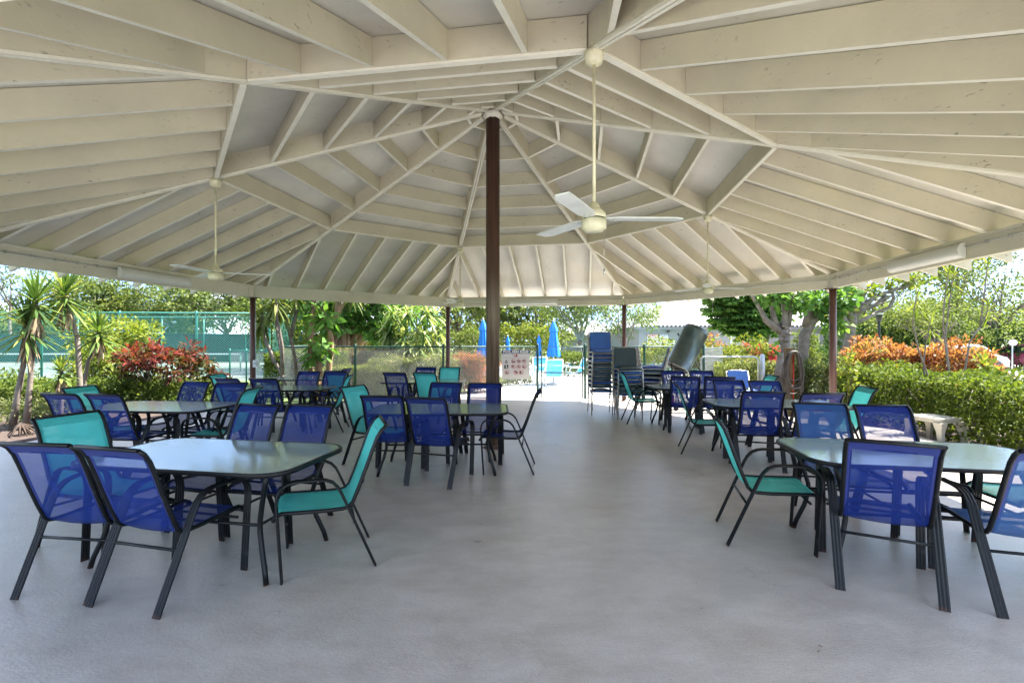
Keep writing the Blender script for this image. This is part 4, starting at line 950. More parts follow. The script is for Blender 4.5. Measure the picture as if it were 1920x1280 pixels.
for lab, u, d, stems in (('thin crooked dracaena stem left of the others on the right', 1745, 8.4, [[(1752, 775, 0), (1740, 705, 0), (1722, 655, 0), (1712, 610, 0), (1714, 580, 0), (1720, 550, 0)]]), ('short thin dracaena stem behind the crooked one', 1732, 8.9, [[(1738, 770, 0), (1731, 680, 0), (1737, 640, 0), (1745, 602, 0)]]),
    ('tallest pair of thin dracaena stems above the right hedge', 1776, 8.2, [[(1782, 790, 0), (1778, 690, 0), (1768, 610, 0), (1770, 570, 0), (1779, 510, 0)], [(1786, 790, .08), (1784, 690, .05), (1778, 625, .05), (1784, 575, .05), (1793, 512, .05)]]), ('thin leaning dracaena stem near the right edge', 1812, 8.6, [[(1808, 780, 0), (1810, 690, 0), (1818, 640, 0), (1838, 612, 0), (1850, 590, 0), (1853, 570, 0)], [(1838, 612, 0), (1856, 550, .1), (1862, 492, .1)]])):
    dracaena(lab, u, d, stems, 'light', .36, .026, 26, -.6, .015, 'bark', 'thin_dracaena', .7)

# ------------------------------------------------------------------ fences and gate
def chain(mb, A, B, z0, z1, pitch, r):
    """diamond mesh of wires between A and B"""
    A, B = Vector(A), Vector(B); L = (B-A).length; u = (B-A)/L; H = z1-z0; s = -H
    while s < L:
        for sg in (1, -1):
            a, b = max(0, s), min(L, s+H); za, zb_ = (a-s), (b-s)
            if sg < 0: za, zb_ = H-za, H-zb_
            if b-a > .01: mb.tube([A+u*a+Vector((0, sg*r, z0+za)), A+u*b+Vector((0, sg*r, z0+zb_))], r, 3, cap=False)
        s += pitch
FY, FT = 12.8, 1.365
def fence(label, A, B, z1, posts, post_r, pitch, wr, mats, z0=GZ, name='chain_link_fence', rail_r=.02):
    t = thing(name, label, 'fence', (A[0], A[1], 0)); A3, B3 = Vector((0, 0, 0)), Vector((B[0]-A[0], B[1]-A[1], 0))
    m = MB(); chain(m, A3, B3, z0+.05, z1, pitch, wr); m.build('mesh', M[mats[1]], t)
    m = MB(); m.tube([A3+Vector((0, 0, z1)), B3+Vector((0, 0, z1))], rail_r, 8); m.build('top_rail', M[mats[0]], t)
    for q in posts:
        p = A3.lerp(B3, q); m = MB(); m.lathe([(post_r, z0), (post_r, z1+.05), (post_r*.6, z1+.08), (0, z1+.085)], p, 10); m.build('post', M[mats[0]], t)
    return t
GX0, GX1 = X(1008, FY), X(1097, FY)
fence('green chain link pool fence left of the gate, carrying the rules sign', (X(530, FY), FY), (GX0, FY), FT, [0, .285, .63, 1], .032, .072, .0034, ('green_steel', 'galv'))
fence('green chain link pool fence right of the gate behind the stacked chairs', (GX1, FY), (5.25, FY), FT, [0, .5, 1], .034, .072, .0034, ('green_steel', 'wire'))
fence('green chain link fence side running back from the left pool corner', (X(530, FY), FY+.05), (X(530, FY)-1.6, 21), FT, [.5, 1], .032, .1, .003, ('green_steel', 'wire'))
t = thing('pool_gate', 'green chain link pool gate with a lower mesh panel', 'gate', (GX0+.05, FY, 0)); W = GX1-GX0-.12
m = MB(); z0, z1, zm = -.03, FT+.0, .66
m.tube([(.06, 0, z0), (W, 0, z0), (W, 0, z1), (.06, 0, z1)], .023, 8, closed=True); m.tube([(.06, 0, zm), (W, 0, zm)], .019, 8); m.build('gate_frame', M['green_steel'], t)
m = MB(); chain(m, (.06, 0, 0), (W, 0, 0), z0, zm, .072, .0034); m.build('mesh', M['wire'], t)
m = MB(); m.box((W+.03, -.02, 1.15), (.05, .05, .12)); m.build('latch', M['green_steel'], t)
for zz in (.2, 1.2): m = MB(); m.lathe([(.014, -.05), (.014, .05)], (.035, 0, zz), 8); m.build('hinge', M['green_steel'], t)

fence('tall teal chain link fence between the garden and the tennis court', (-30, 19.4), (-10.7, 20.6), 2.75, [0, .17, .34, .51, .675, .84, 1], .045, .11, .005, ('court_green', 'court_wire'), rail_r=.028)
fence('teal chain link return of the tennis court fence beside the leftmost post', (-10.6, 20.65), (-11.9, 34.5), 2.75, [.25, .5, .75, 1], .045, .16, .005, ('court_green', 'court_wire'), rail_r=.028)
fence('low pale green mesh gate panel in front of the tennis court', (X(431, 17.5), 17.5), (X(497, 17.5), 17.6), 1.16, [0, .45, 1], .03, .09, .004, ('court_green', 'galv'), name='mesh_panel')
t = thing('screened_fence', 'far tennis court fence covered with dark green windscreen', 'fence', (-60, 34.6, 0))
m = MB(); m.box((23.5, 0, 1.0), (47, .02, 2.1)); m.build('windscreen', M['screen'], t)
m = MB(); m.tube([(0, -.03, 3.3), (47, -.03, 3.3)], .03, 6)
for i in range(16): m.tube([(i*3.1, -.04, GZ), (i*3.1, -.04, 3.35)], .035, 6)
m.build('frame', M['court_green'], t)
t = thing('tennis_net', 'dark tennis net with white tape across the court', 'net', (-30, 24.6, GZ))
m = MB()
for i in range(210): m.tube([(i*.075, 0, .05), (i*.075, 0, .92)], .004, 3, cap=False)
for i in range(12): m.tube([(0, 0, .08+i*.075), (15.7, 0, .08+i*.075)], .004, 3, cap=False)
m.build('net_cords', M['black_plain'], t); m = MB(); m.box((7.85, 0, .95), (15.7, .02, .07)); m.build('tape', M['line'], t)
for x in (0, 15.7): m = MB(); m.lathe([(.04, 0), (.04, 1.05)], (x, 0, 0), 10); m.build('net_post', M['court_green'], t)

# ------------------------------------------------------------------ signs
def text(s, size, mat, parent, loc, name='lettering', fit=None, rx=PI/2, bold=.004):
    cu = bpy.data.curves.new(name, 'FONT'); cu.body = s; cu.size = size; cu.align_x = 'CENTER'; cu.align_y = 'CENTER'; cu.extrude = .001; cu.offset = bold
    ob = bpy.data.objects.new(name, cu); COL.objects.link(ob); bpy.context.view_layer.update()
    me = bpy.data.meshes.new_from_object(ob.evaluated_get(bpy.context.evaluated_depsgraph_get()))
    bpy.data.objects.remove(ob); o = bpy.data.objects.new(name, me); COL.objects.link(o); me.materials.clear(); me.materials.append(M[mat])
    o.parent = parent; o.location = loc; o.rotation_euler = (rx, 0, 0)
    if fit:
        w = max(v.co.x for v in me.vertices)-min(v.co.x for v in me.vertices); o.scale = (fit/w, 1, 1)
    return o
def disc(mb, x, z, r, y, n=20, r0=0):
    vs = [(x+rr*math.cos(2*PI*k/n), y, z+rr*math.sin(2*PI*k/n)) for rr in (r, max(r0, .0001)) for k in range(n)]
    mb.add(vs, [(k, (k+1) % n, n+(k+1) % n, n+k) for k in range(n)])
def rule_sign(name, label, x, y, z, w, h, head, header_mat, icons=True):
    t = thing(name, label, 'sign', (x, y, z)); m = MB(); m.box((0, 0, 0), (w, .012, h)); m.build('board', M['sign'], t)
    m = MB(); m.box((0, -.0085, h*.43), (w*.995, .004, h*.12)); hb = m.build('header', M[header_mat], t)
    text(head, h*.12, 'line', t, (0, -.0125, h*.43), 'header_lettering', w*.9)
    if icons:
        k = w/.75; m = MB(); bm = MB(); wm = MB(); y0 = -.0075
        def gl(cx, cz, sd):
            rr = random.Random(sd)
            for i in range(4): bm.box((cx+rr.uniform(-.025, .025)*k, y0-.0008-i*.0003, cz+rr.uniform(-.02, .02)*k), (rr.uniform(.015, .05)*k, .001, rr.uniform(.012, .03)*k), M=Matrix.Rotation(rr.uniform(-.8, .8), 3, 'Y'))
        rows = [(-.085, .06, .205), (-.085, .06, .205), (-.26, -.02, .125)]; zs = (.09, -.06, -.21)
        for xs, zc in zip(rows, zs):
            for xc in xs:
                cx, cz = (xc+.02)*k, zc*k
                m = MB(); disc(m, cx, cz, .058*k, y0-.003, 24, .047*k); m.box((cx, y0-.0036, cz), (.10*k, .001, .009*k), M=Matrix.Rotation(math.radians(45), 3, 'Y')); m.build('prohibition_symbol', M['print_red'], t); gl(cx, cz, int(xc*1000+zc*77))
        m = MB(); m.box((.01*k, y0-.0005, .225*k), (.085*k, .001, .03*k)); m.box((.02*k, y0-.0008, .255*k), (.03*k, .001, .06*k)); m.box((-.05*k, y0-.0008, .25*k), (.11*k, .001, .012*k), M=Matrix.Rotation(.35, 3, 'Y')); disc(bm, .02*k, .292*k, .014*k, y0-.001)
        bm.box((0, y0-.0006, .185*k), (.64*k, .001, .004*k)); bm.box((-.255*k, y0-.001, -.06*k), (.11*k, .001, .10*k))
        disc(wm, -.26*k, -.035*k, .012*k, y0-.0022); wm.box((-.255*k, y0-.0022, -.065*k), (.02*k, .001, .045*k)); wm.box((-.235*k, y0-.0022, -.085*k), (.045*k, .001, .016*k))
        disc(bm, -.255*k, .07*k, .035*k, y0-.001, 12, .02*k); bm.box((-.255*k, y0-.001, .05*k), (.08*k, .001, .02*k)); disc(bm, -.255*k, .115*k, .012*k, y0-.001)
        m.build('guard_symbol', M['print_red'], t); bm.build('black_symbols', M['print_black'], t); wm.build('white_symbols', M['line'], t)
    else:
        m = MB()
        for i in range(7): m.box((R.uniform(-.03, .03)*w, -.0075, h*(.30-i*.1)), (w*R.uniform(.6, .85), .001, h*.025))
        m.build('small_print', M['print_red'], t)
    return t
rule_sign('rules_sign', 'white pool rules sign with navy header and red prohibition symbols', X(967, FY), FY-.05, Z(683, FY), .76, .80, 'POOL AREA RULES', 'navy')

# ------------------------------------------------------------------ buildings
def tile_mat():
    m, n, l, p = new_mat('white_roof_tile'); t = n.new("ShaderNodeTexCoord"); br = n.new("ShaderNodeTexBrick")
    br.inputs['Scale'].default_value = 1; br.inputs['Brick Width'].default_value = .3; br.inputs['Row Height'].default_value = .34; br.inputs['Mortar Size'].default_value = .045; br.offset = 0
    br.inputs['Color1'].default_value = (.30, .295, .29, 1); br.inputs['Color2'].default_value = (.25, .245, .24, 1); br.inputs['Mortar'].default_value = (.07, .07, .07, 1)
    l.new(t.outputs['UV'], br.inputs[0]); l.new(br.outputs[0], p.inputs['Base Color']); p.inputs['Roughness'].default_value = .7
    bump(n, l, p, br.outputs[1], -.6, .05); return m
M['tile'] = tile_mat(); M['wall'] = simple('grey_stucco', (.24, .24, .245), .85, var=.05, bmp=.2, bscale=80); M['fascia'] = simple('grey_fascia', (.20, .19, .19), .6); M['door'] = simple('grey_door', (.30, .30, .31), .5, var=.05)
def house(label, x0, x1, y0, y1, ez, rz_, hipl, hipr, features):
    t = thing('building', label, 'building', (x0, y0, GZ)); w, dp = x1-x0, y1-y0; e = ez-GZ
    m = MB(); m.box((w/2, dp/2, e/2), (w, dp, e)); m.build('wall', M['wall'], t)
    o = .5; z = e-.05; rz = rz_-GZ; me = bpy.data.meshes.new('roof')
    vs = [(-o, -o, z), (w+o, -o, z), (w+o, dp+o, z), (-o, dp+o, z), (hipl, dp/2, rz), (w-hipr, dp/2, rz), (-o, -o, z-.06), (w+o, -o, z-.06), (w+o, dp+o, z-.06), (-o, dp+o, z-.06)]
    fs = [(0, 1, 5, 4), (1, 2, 5), (2, 3, 4, 5), (3, 0, 4), (6, 7, 1, 0), (7, 8, 2, 1), (8, 9, 3, 2), (9, 6, 0, 3), (9, 8, 7, 6)]
    me.from_pydata(vs, [], fs); uv = me.uv_layers.new()
    for p in me.polygons:
        for li in p.loop_indices:
            v = me.vertices[me.loops[li].vertex_index].co; q = v.x if p.index in (0, 2) else v.y
            dd = min(v.y+o, dp+o-v.y) if p.index in (0, 2) else min(v.x+o, w+o-v.x); uv.data[li].uv = (q, math.hypot(dd, v.z-z))
    me.materials.append(M['tile']); ro = bpy.data.objects.new('roof', me); COL.objects.link(ro); ro.parent = t
    m = MB(); k = int(w/.3)
    for i in range(k): m.lathe([(.085, -.1), (.085, .05)], (i*.3+.1, -o-.02, z+.03), 8, Matrix.Rotation(PI/2, 3, 'X'))
    m.build('tile_ends', M['tile'], ro)
    m = MB(); m.box((w/2, -o-.015, z-.10), (w+2*o, .028, .16)); m.build('fascia', M['fascia'], t)
    for kind, fx, fw, z0, z1 in features:
        m = MB(); m.box((fx, -.02, (z0+z1)/2), (fw, .03, z1-z0)); f = m.build(kind, M['door' if kind == 'door' else 'fascia'], t)
        m = MB(); 
        for dx in (-fw/2-.03, fw/2+.03): m.box((fx+dx, -.03, (z0+z1)/2), (.06, .06, z1-z0))
        m.box((fx, -.03, z1+.03), (fw+.12, .06, .06)); m.build('frame', M['fixture'], f)
    return t
BY = 34
house('long grey building with a white tiled hip roof at the right', X(1198, BY), X(1625, BY), BY, BY+11, Z(614, BY)+.1, Z(553, BY+5.5), 5.0, 5.0, [('door', 4.2, 1.0, 0, 2.1), ('door', 7.2, 1.0, 0, 2.1), ('door', 12.6, .9, 0, 2.1), ('window', 9.6, 1.2, .9, 2.0)])
house('small pale pool house with white roof behind the forked tree', X(1062, 50), X(1180, 50), 50, 56, 2.15, 3.55, 2.8, 2.8, [('door', 2.2, 1.0, 0, 1.9)])
rule_sign('wall_sign', 'white notice with red header on the grey building wall', X(1222, BY)+.06, BY-.03, Z(643, BY), .80, 1.25, 'POOL RULES', 'red', False)
rule_sign('wall_sign', 'notice with blue header and symbols on the grey building wall', X(1243, BY), BY-.03, Z(640, BY)+.1, .76, .85, 'POOL AREA RULES', 'navy')
t = thing('notice_board', 'small wide notice with a blue bar on the building wall', 'sign', (X(1259, BY), BY-.03, Z(640, BY))); m = MB(); m.box((0, 0, 0), (.5, .012, .5)); m.build('board', M['sign'], t); m = MB(); m.box((0, -.008, .16), (.48, .004, .12)); m.build('blue_bar', M['navy'], t)
m = MB(); m.tube([(.19*math.cos(a), 0, .19*math.sin(a)) for a in np.linspace(-1.1, 4.2, 24)], .022, 6); m.tube([(0, .0, .19), (0, .03, .24)], .012, 5); tag(m.build('hose_ring', M['black_plain'], None, (X(1332, BY), BY-.07, Z(629, BY))), 'black open ring hung on the grey building wall', 'ring')
m = MB(); m.lathe([(.11, 0), (.115, .06), (.09, .1), (0, .11)], (0, 0, 0), 14); b = thing('wall_lamp', 'tiny dark lamp above the notices on the building wall', 'lamp', (X(1252, BY), BY-.12, Z(623, BY))); m.build('shade', M['black_plain'], b); m = MB(); m.box((0, .06, .06), (.05, .14, .05)); m.build('bracket', M['black_plain'], b)

# ------------------------------------------------------------------ pool, umbrellas, loungers
def water_mat():
    m, n, l, p = new_mat('pool_water'); p.inputs['Base Color'].default_value = (.10, .42, .55, 1); p.inputs['Roughness'].default_value = .05
    bump(n, l, p, noise(n, l, 3, 3), .25, .02); return m
M['water'] = water_mat(); M['coping'] = simple('blue_tile', (.05, .16, .34), .3)
m = MB(); m.add([(2.2, 24.4, GZ+.02), (11, 24.4, GZ+.02), (12, 31, GZ+.02), (2.6, 31, GZ+.02)], [(0, 1, 2, 3)]); structure(m, 'water', M['water'])
m = MB(); m.box((6.6, 24.25, GZ+.02), (9.2, .28, .06)); m.box((7.2, 31.2, GZ+.06), (9.8, .3, .16)); structure(m, 'pool_coping', M['concrete'])
m = MB(); m.box((7.2, 31.02, GZ+.07), (9.6, .03, .1)); structure(m, 'pool_tile_band', M['coping'])
M['canvas'] = simple('bright_blue_canvas', (.015, .19, .62), .8, var=.12, scale=5)
def umbrella(label, u, d, ztop, zbot, wid):
    t = thing('pool_umbrella', label, 'umbrella', (X(u, d), d, GZ), 0, 'closed blue pool umbrellas'); b, h = zbot-GZ, ztop-GZ; L = h-b
    m = MB(); m.lathe([(.02, 0), (.02, h)], n=8); m.build('pole', M['fixture'], t)
    rows = []
    for q, r in ((0, 1), (.08, 1.0), (.35, .78), (.6, .62), (.74, .60)):
        rows.append([(wid/2*r*(1+.22*math.cos(k*2*PI/8*1.0*8/2+q*2))*math.cos(2*PI*k/32), wid/2*r*(1+.22*math.cos(k*PI/2+q*2))*math.sin(2*PI*k/32), b+L*q+(.04*math.sin(k*1.3) if q == 0 else 0)) for k in range(33)])
    rows.append([(.03*math.cos(2*PI*k/32), .03*math.sin(2*PI*k/32), b+L*.92) for k in range(33)])
    m = MB(); m.sheet(rows); m.build('canopy', M['canvas'], t)
    m = MB(); m.sheet([[(r*(1+.12*math.cos(k*PI/2))*math.cos(2*PI*k/24), r*(1+.12*math.cos(k*PI/2))*math.sin(2*PI*k/24), b+L*z) for k in range(25)] for r, z in ((wid*.37, .70), (wid*.35, .76), (wid*.13, .93), (.012, .99))]); m.build('vent', M['canvas'], t)
    m = MB(); m.lathe([(0, h+.06), (.025, h+.03), (.025, h), (.012, h-.03)][::-1], n=8); m.build('finial', M['fixture'], t)
    m = MB(); m.lathe([(.28, 0), (.28, .05), (.05, .09), (.04, .3)], n=16); m.build('base', M['fixture'], t)
umbrella('large closed blue umbrella right of the brown column', 1038, 17.5, Z(601, 17.5), Z(668, 17.5), .42)
umbrella('closed blue umbrella half hidden by the brown column', 906, 16.8, Z(598, 16.8), Z(671, 16.8), .40)
umbrella('small far closed blue umbrella above the rules sign', 952, 29, Z(629, 29), Z(668, 29), .33); umbrella('small far closed blue umbrella behind the gate post', 1010.5, 27, Z(628, 27), Z(670, 27), .33)
umbrella('small closed blue umbrella beside the variegated dracaena', 722, 20, Z(634, 20), Z(657, 20), .30)
M['pool_sling'] = sling_mat('pale_blue_sling', (.05, .33, .62), .1)
def pool_chair(x, y, rz, label):
    t = thing('pool_chair', label, 'chair', (x, y, GZ), rz, 'white framed pool chairs'); f = MB()
    for sx in (-.29, .29):
        f.tube([(sx, .26, 0), (sx, .27, .58), (sx, .22, .64), (sx, -.2, .64), (sx, -.28, .58)], .018, 6); f.tube([(sx, -.36, 0), (sx, -.16, .42), (sx, -.38, .98)], .018, 6); f.tube([(sx, .27, .40), (sx, -.17, .38)], .016, 6)
    f.tube([(-.29, -.38, .98), (.29, -.38, .98)], .018, 6); f.build('frame', M['fixture'], t)
    for nm, pts in (('seat', [(.26, .41), (.05, .39), (-.15, .385)]), ('backrest', [(-.175, .43), (-.28, .70), (-.375, .95)])):
        s = MB(); s.sheet([[(x_, a, b) for x_ in (-.275, 0, .275)] for a, b in pts]); s.build(nm, M['pool_sling'], t)
tx, ty = X(1036, 17.5), 17.5
pool_chair(tx-.05, ty-.95, 0, 'white and blue pool chair nearest the gate with its back to us'); pool_chair(tx+.85, ty+.1, 1.7, 'white and blue pool chair right of the large umbrella')
pool_chair(tx-.95, ty-.2, -1.4, 'white and blue pool chair left of the large umbrella behind the gate post'); pool_chair(tx-.35, ty+.95, 3.3, 'white and blue pool chair behind the large umbrella')
pool_chair(X(850, 16.6), 16.6, 1.1, 'white and blue pool chair behind the fence left of the far post'); pool_chair(X(918, 17.3), 17.3, -.6, 'white and blue pool chair beside the half hidden umbrella')
t = thing('pool_table', 'round white table under the large closed umbrella', 'table', (tx, ty, GZ)); m = MB(); m.lathe([(.04, .70), (.6, .70), (.61, .715), (.6, .73), (.04, .73)], n=28); m.build('tabletop', M['fixture'], t)
for i in range(4): a = i*PI/2+.5; m = MB(); m.tube([(.2*math.cos(a), .2*math.sin(a), .7), (.3*math.cos(a), .3*math.sin(a), .35), (.48*math.cos(a), .48*math.sin(a), 0)], .018, 6); m.build('leg', M['fixture'], t)

# ------------------------------------------------------------------ things at the right
def car(label, x, y, rz, mat):
    t = thing('parked_car', label, 'car', (x, y, GZ), rz); Lh, Wd = 2.25, .88
    prof = [(-2.2, .35), (-2.25, .65), (-2.15, .88), (-1.6, .95), (-1.05, 1.38), (-.55, 1.47), (.3, 1.45), (.75, 1.32), (1.35, .95), (2.05, .80), (2.25, .62), (2.2, .32)]
    m = MB(); rows = []
    for ys, k in ((-Wd, .0), (-Wd*.97, 1), (Wd*.97, 1), (Wd, 0)):
        rows.append([(px, ys*(1-.16*max(0, (pz-.9)/.55)), pz if k else min(pz, .9)) for px, pz in prof])
    m.sheet(rows); n = len(prof)
    for r in (rows[0], rows[-1]): m.add(r, [tuple(range(n))])
    m.box((0, 0, .3), (4.2, 1.5, .1)); b = m.build('body', M[mat], t)
    g = MB()
    for sg in (-1, 1):
        yy = lambda z: sg*(Wd*(1-.16*max(0, (z-.9)/.55))+.012)
        g.add([(-1.4, yy(.96), .96), (1.1, yy(.96), .96), (.62, yy(1.32), 1.32), (-.5, yy(1.38), 1.38), (-.95, yy(1.32), 1.32)], [(0, 1, 2, 3, 4)])
    g.add([(-1.62, -.72, .975), (-1.62, .72, .975), (-1.06, .62, 1.40), (-1.06, -.62, 1.40)], [(0, 1, 2, 3)]); g.add([(1.33, -.72, .99), (1.33, .72, .99), (.78, .62, 1.34), (.78, -.62, 1.34)], [(0, 1, 2, 3)]); g.build('window', M['car_glass'], t)
    for sx in (-1.4, 1.38):
        for sg in (-1, 1):
            rm = Matrix.Rotation(PI/2, 3, 'X'); w = MB(); w.lathe([(.2, -.1), (.31, -.1), (.33, -.06), (.33, .06), (.31, .1), (.2, .1)], (sx, sg*.8, .33), 20, rm); wo = w.build('wheel', M['black_plain'], t); w = MB(); w.lathe([(0, -.09), (.2, -.085), (.2, .085), (0, .09)], (sx, sg*.8, .33), 14, rm); w.build('rim', M['steel'], wo)
    for sg in (-1, 1): h = MB(); h.box((2.2, sg*.62, .66), (.08, .32, .12)); h.build('headlight', M['fixture'], t); h = MB(); h.box((-2.21, sg*.66, .76), (.07, .26, .16)); h.build('tail_light', M['red'], t)
M['car_glass'] = simple('car_glass', (.02, .025, .03), .08); M['car_white'] = simple('car_paint_white', (.72, .72, .73), .25, var=.02); M['car_red'] = simple('car_paint_red', (.30, .06, .10), .25, var=.05)
car('white car parked behind the orange croton', X(1795, 24), 24, .25, 'car_white'); car('dark red car parked at the right edge', X(1932, 27), 27, 1.95, 'car_red')
t = thing('lamp_post', 'black lamp post with flat cap right of the right post', 'lamp post', (X(1648, 20), 20, GZ)); d = 20; zt = Z(583, d)-GZ
m = MB(); m.lathe([(.09, 0), (.06, .2), (.05, zt-.5), (.05, zt-.45)], n=12); m.build('pole', M['black_plain'], t); m = MB(); m.lathe([(.09, zt-.45), (.15, zt-.12), (.15, zt-.07)], n=16); m.build('housing', M['black_plain'], t)
m = MB(); m.lathe([(.10, zt-.28), (.155, zt-.12), (.155, zt-.065)], n=16); m.build('lens', M['fixture'], t); m = MB(); m.lathe([(.05, zt+.03), (.24, zt-.02), (.24, zt-.055), (.05, zt-.06)][::-1], n=20); m.build('cap', M['black_plain'], t)
for nm, lab, u, v, d, rx, rz_, mt in (('round_sign', 'blank oval white sign by the red car', 1898, 642, 22, .21, .15, 'sign'), ('stop_sign', 'small red sign by the white car', 1779, 646, 27, .17, .18, 'red')):
    t = thing(nm, lab, 'sign', (X(u, d), d, GZ)); zc = Z(v, d)-GZ; m = MB(); m.lathe([(.025, 0), (.025, zc)], n=8); m.build('pole', M['galv'], t); m = MB(); vs = [(rx*math.cos(2*PI*k/16), yy, zc+rz_*math.sin(2*PI*k/16)) for yy in (-.04, -.028) for k in range(16)]; m.add(vs, [tuple(range(16)), tuple(range(16, 32))[::-1]]+[(k, (k+1) % 16, 16+(k+1) % 16, 16+k) for k in range(16)]); m.build('plate', M[mt], t)
# white plastic stool
t = thing('plastic_stool', 'low white plastic side table on the mulch beside the hedge', 'stool', (X(1753, 7.45), 7.45, GZ+.004), .25); h = .43
m = MB(); m.prism(rrect(.25, .25, .07), h-.022, h); m.prism(rrect(.235, .235, .06), h-.07, h-.0225); m.build('seat_top', M['white_plastic'], t)
for sx in (-1, 1):
    for sy in (-1, 1):
        m = MB(); n = 8; vs = []
        for q, w in ((0, .028), (.6, .036), (1, .065)): 
            c = (sx*(.255-.05*q), sy*(.255-.05*q), (h-.06)*q); vs += [(c[0]+a*w, c[1]+b*w, c[2]) for a, b in ((-1, -1), (1, -1), (1, 1), (-1, 1))]
        m.add(vs, [(i*4+k, i*4+(k+1) % 4, i*4+4+(k+1) % 4, i*4+4+k) for i in range(2) for k in range(4)]+[(3, 2, 1, 0), (8, 9, 10, 11)]); m.build('leg', M['white_plastic'], t)
# hose on its post
d = 9.9; hx = X(1480, d); t = thing('hose_post', 'rough brown wooden post with a cross arm, holding the coiled hose', 'post', (hx, d, GZ)); zt = Z(652, d)-GZ
M['hose_wood'] = simple('mossy_post_wood', (.11, .07, .03), .9, var=.5, scale=8, stretch=(4, 4, .6), bmp=.5); M['hose'] = simple('grey_hose', (.06, .05, .043), .55, var=.25)
m = MB(); m.box((0, 0, zt/2), (.17, .1, zt)); m.build('upright', M['hose_wood'], t); m = MB(); m.box((0, -.09, zt-.12), (.16, .08, .05)); m.build('bracket', M['hose_wood'], t)
m = MB(); m.tube([(.05, -.058, .2), (.05, -.058, zt-.15)], .012, 6); m.build('pipe', M['red'], t)
m = MB()
for i in range(11):
    w, dr, y = R.uniform(.13, .21), R.uniform(.55, 1.12), -.075-i*.013+R.uniform(-.006, .006); top = zt-.09+R.uniform(-.02, .03); pts = []
    for k in range(28):
        a = 2*PI*k/28; c, s = math.cos(a), math.sin(a)
        pts.append((math.copysign(abs(c)**.7, c)*w*(1 if s < 0 else 1-.15*s)+R.uniform(-.004, .004), y-(.05 if s < 0 else 0)*-s, top+(s-1)*.5*dr if s < 0 else top-.5*dr+s*.5*dr))
    m.tube(pts, .0115, 6, closed=True)
o = tag(m.build('garden_hose', M['hose'], None, (hx, d, GZ)), 'grey garden hose hung in many loops on the wooden post', 'hose')
# pipe frame, slatted panel and short post
d = 11.6; t = thing('pipe_frame', 'galvanised pipe frame with rounded corner behind the blue padded chair', 'frame', (X(1315, d), d, GZ)); m = MB(); w = X(1422, d)-X(1315, d); zt = Z(669, d)-GZ
m.tube([(0, 0, 0), (0, 0, zt-.05), (.05, 0, zt)]+[(w-.1, 0, zt), (w-.03, 0, zt-.03), (w, 0, zt-.12), (w, 0, 0)], .024, 8); m.build('pipe', M['galv'], t); m = MB(); m.lathe([(.055, 0), (.055, zt+.05), (0, zt+.08)], (w+.1, 0, 0), 12); m.build('post', M['galv'], t)
d = 13.6; t = thing('slatted_panel', 'tall white slatted panel standing behind the pipe frame', 'panel', (X(1337, d), d, GZ)); m = MB(); w, zt = .56, Z(646, d)-GZ; rows = 24
for i in range(rows):
    z = .06+(zt-.1)*i/rows; m.box((R.uniform(-.01, .01), 0, z), (w, .05, (zt-.1)/rows*.62), M=Matrix.Rotation(R.uniform(-.02, .02), 3, 'Y'))
m.build('slats', M['fixture'], t); m = MB()
for sx in (-w/2+.05, w/2-.05, 0): m.box((sx, .04, zt/2), (.03, .03, zt))
m.build('uprights', M['galv'], t)
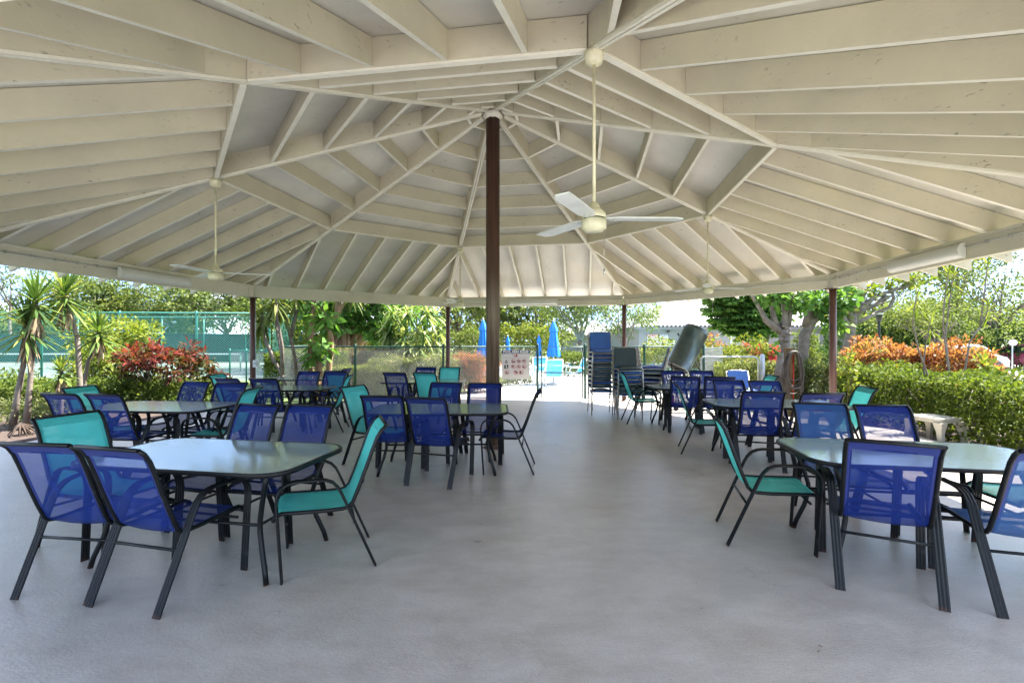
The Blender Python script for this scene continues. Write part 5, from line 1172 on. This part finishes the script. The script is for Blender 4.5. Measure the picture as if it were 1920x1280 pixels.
# drum on a hand cart
M['drum'] = simple('weathered_green_steel', (.085, .115, .11), .33, .55, var=.4, scale=2.5, bmp=.15, bscale=9); M['drum_in'] = simple('dark_inside', (.02, .02, .02), .8)  # near-black colour for the recessed end of the drum
d = 10.35; dc = Vector((X(1288, d), d, Z(654, d))); ax = Vector((.50, .14, .86)).normalized(); rot = ax.to_track_quat('Z', 'Y').to_matrix()
t = thing('steel_drum', 'dark green steel drum tilted on a wheeled stand at the far right', 'drum', (dc.x, dc.y, 0)); o = Vector((0, 0, dc.z)); Rr, Hh = .27, .49
m = MB(); m.lathe([(0, Hh-.02), (Rr*.93, Hh-.02), (Rr*.95, Hh+.012), (Rr, Hh), (Rr, Hh-.06), (Rr+.004, Hh-.064), (Rr+.004, Hh-.07), (Rr, Hh-.074), (Rr, -Hh), (Rr+.014, -Hh-.008), (Rr-.012, -Hh-.008), (Rr-.02, -Hh+.03)][::-1], o, 40, rot, cap=False); m.build('barrel', M['drum'], t)
m = MB(); m.lathe([(Rr-.021, -Hh+.03), (Rr*.7, -Hh+.035), (Rr*.68, -Hh+.07), (Rr*.5, -Hh+.06), (0, -Hh+.06)], o, 32, rot, cap=False); m.build('end_ring', M['drum_in'], t)
m = MB()
for q in (.2, -.3): m.box(o+rot @ Vector((-.1, -Rr-.004, q)), (.02, .012, .06), M=rot)
m.build('clips', M['black_plain'], t)
m = MB(); bx = .33
m.tube([o+rot @ Vector((bx, 0, .5)), o+rot @ Vector((bx, 0, -.2)), (.38, .1, .55), (.33, .1, .12)], .022, 8); m.tube([o+rot @ Vector((bx, .18, .3)), (.50, .35, .75), (.45, .3, .12)], .02, 8); m.tube([o+rot @ Vector((0, Rr, -.4)), (-.12, .15, .12)], .016, 8); m.tube([(-.27, -.08, .62), (-.27, -.08, .1)], .014, 8)
m.tube([(-.42, -.12, .1), (.5, -.12, .1), (.5, .4, .1), (-.42, .4, .1)], .016, 8, closed=True); m.tube([o+rot @ Vector((.2, -.1, -.46)), (.16, -.1, .75), (.26, -.12, .67), (.30, -.12, .5)], .022, 8); m.build('stand', M['black_plain'], t)
for wx, wy in ((-.3, -.16), (.42, -.16), (.42, .42)): m = MB(); m.lathe([(0, -.02), (.05, -.02), (.055, 0), (.05, .02), (0, .02)], (wx, wy, .055), 16, Matrix.Rotation(PI/2, 3, 'X')); m.build('wheel', M['black_plain'], t)
m = MB(); m.box((-.35, -.1, .24), (.055, .05, .19)); m.build('red_tank', M['red'], t)
# a dry leaf or two on the floor
t = NR.random((40, 2))*np.array([9, 9])+np.array([-4.5, 2]); o = leaf_mesh('dry_leaf_litter', np.c_[t, np.full(40, .008)], np.c_[NR.normal(size=(40, 2)), np.zeros(40)], np.c_[NR.normal(size=(40, 2))*.2, np.ones(40)], NR.uniform(.012, .035, 40), NR.uniform(.006, .014, 40), NR.random(40), M['dead']); tag(o, 'scattered bits of dry leaf on the grey floor', 'leaf litter', kind='stuff')
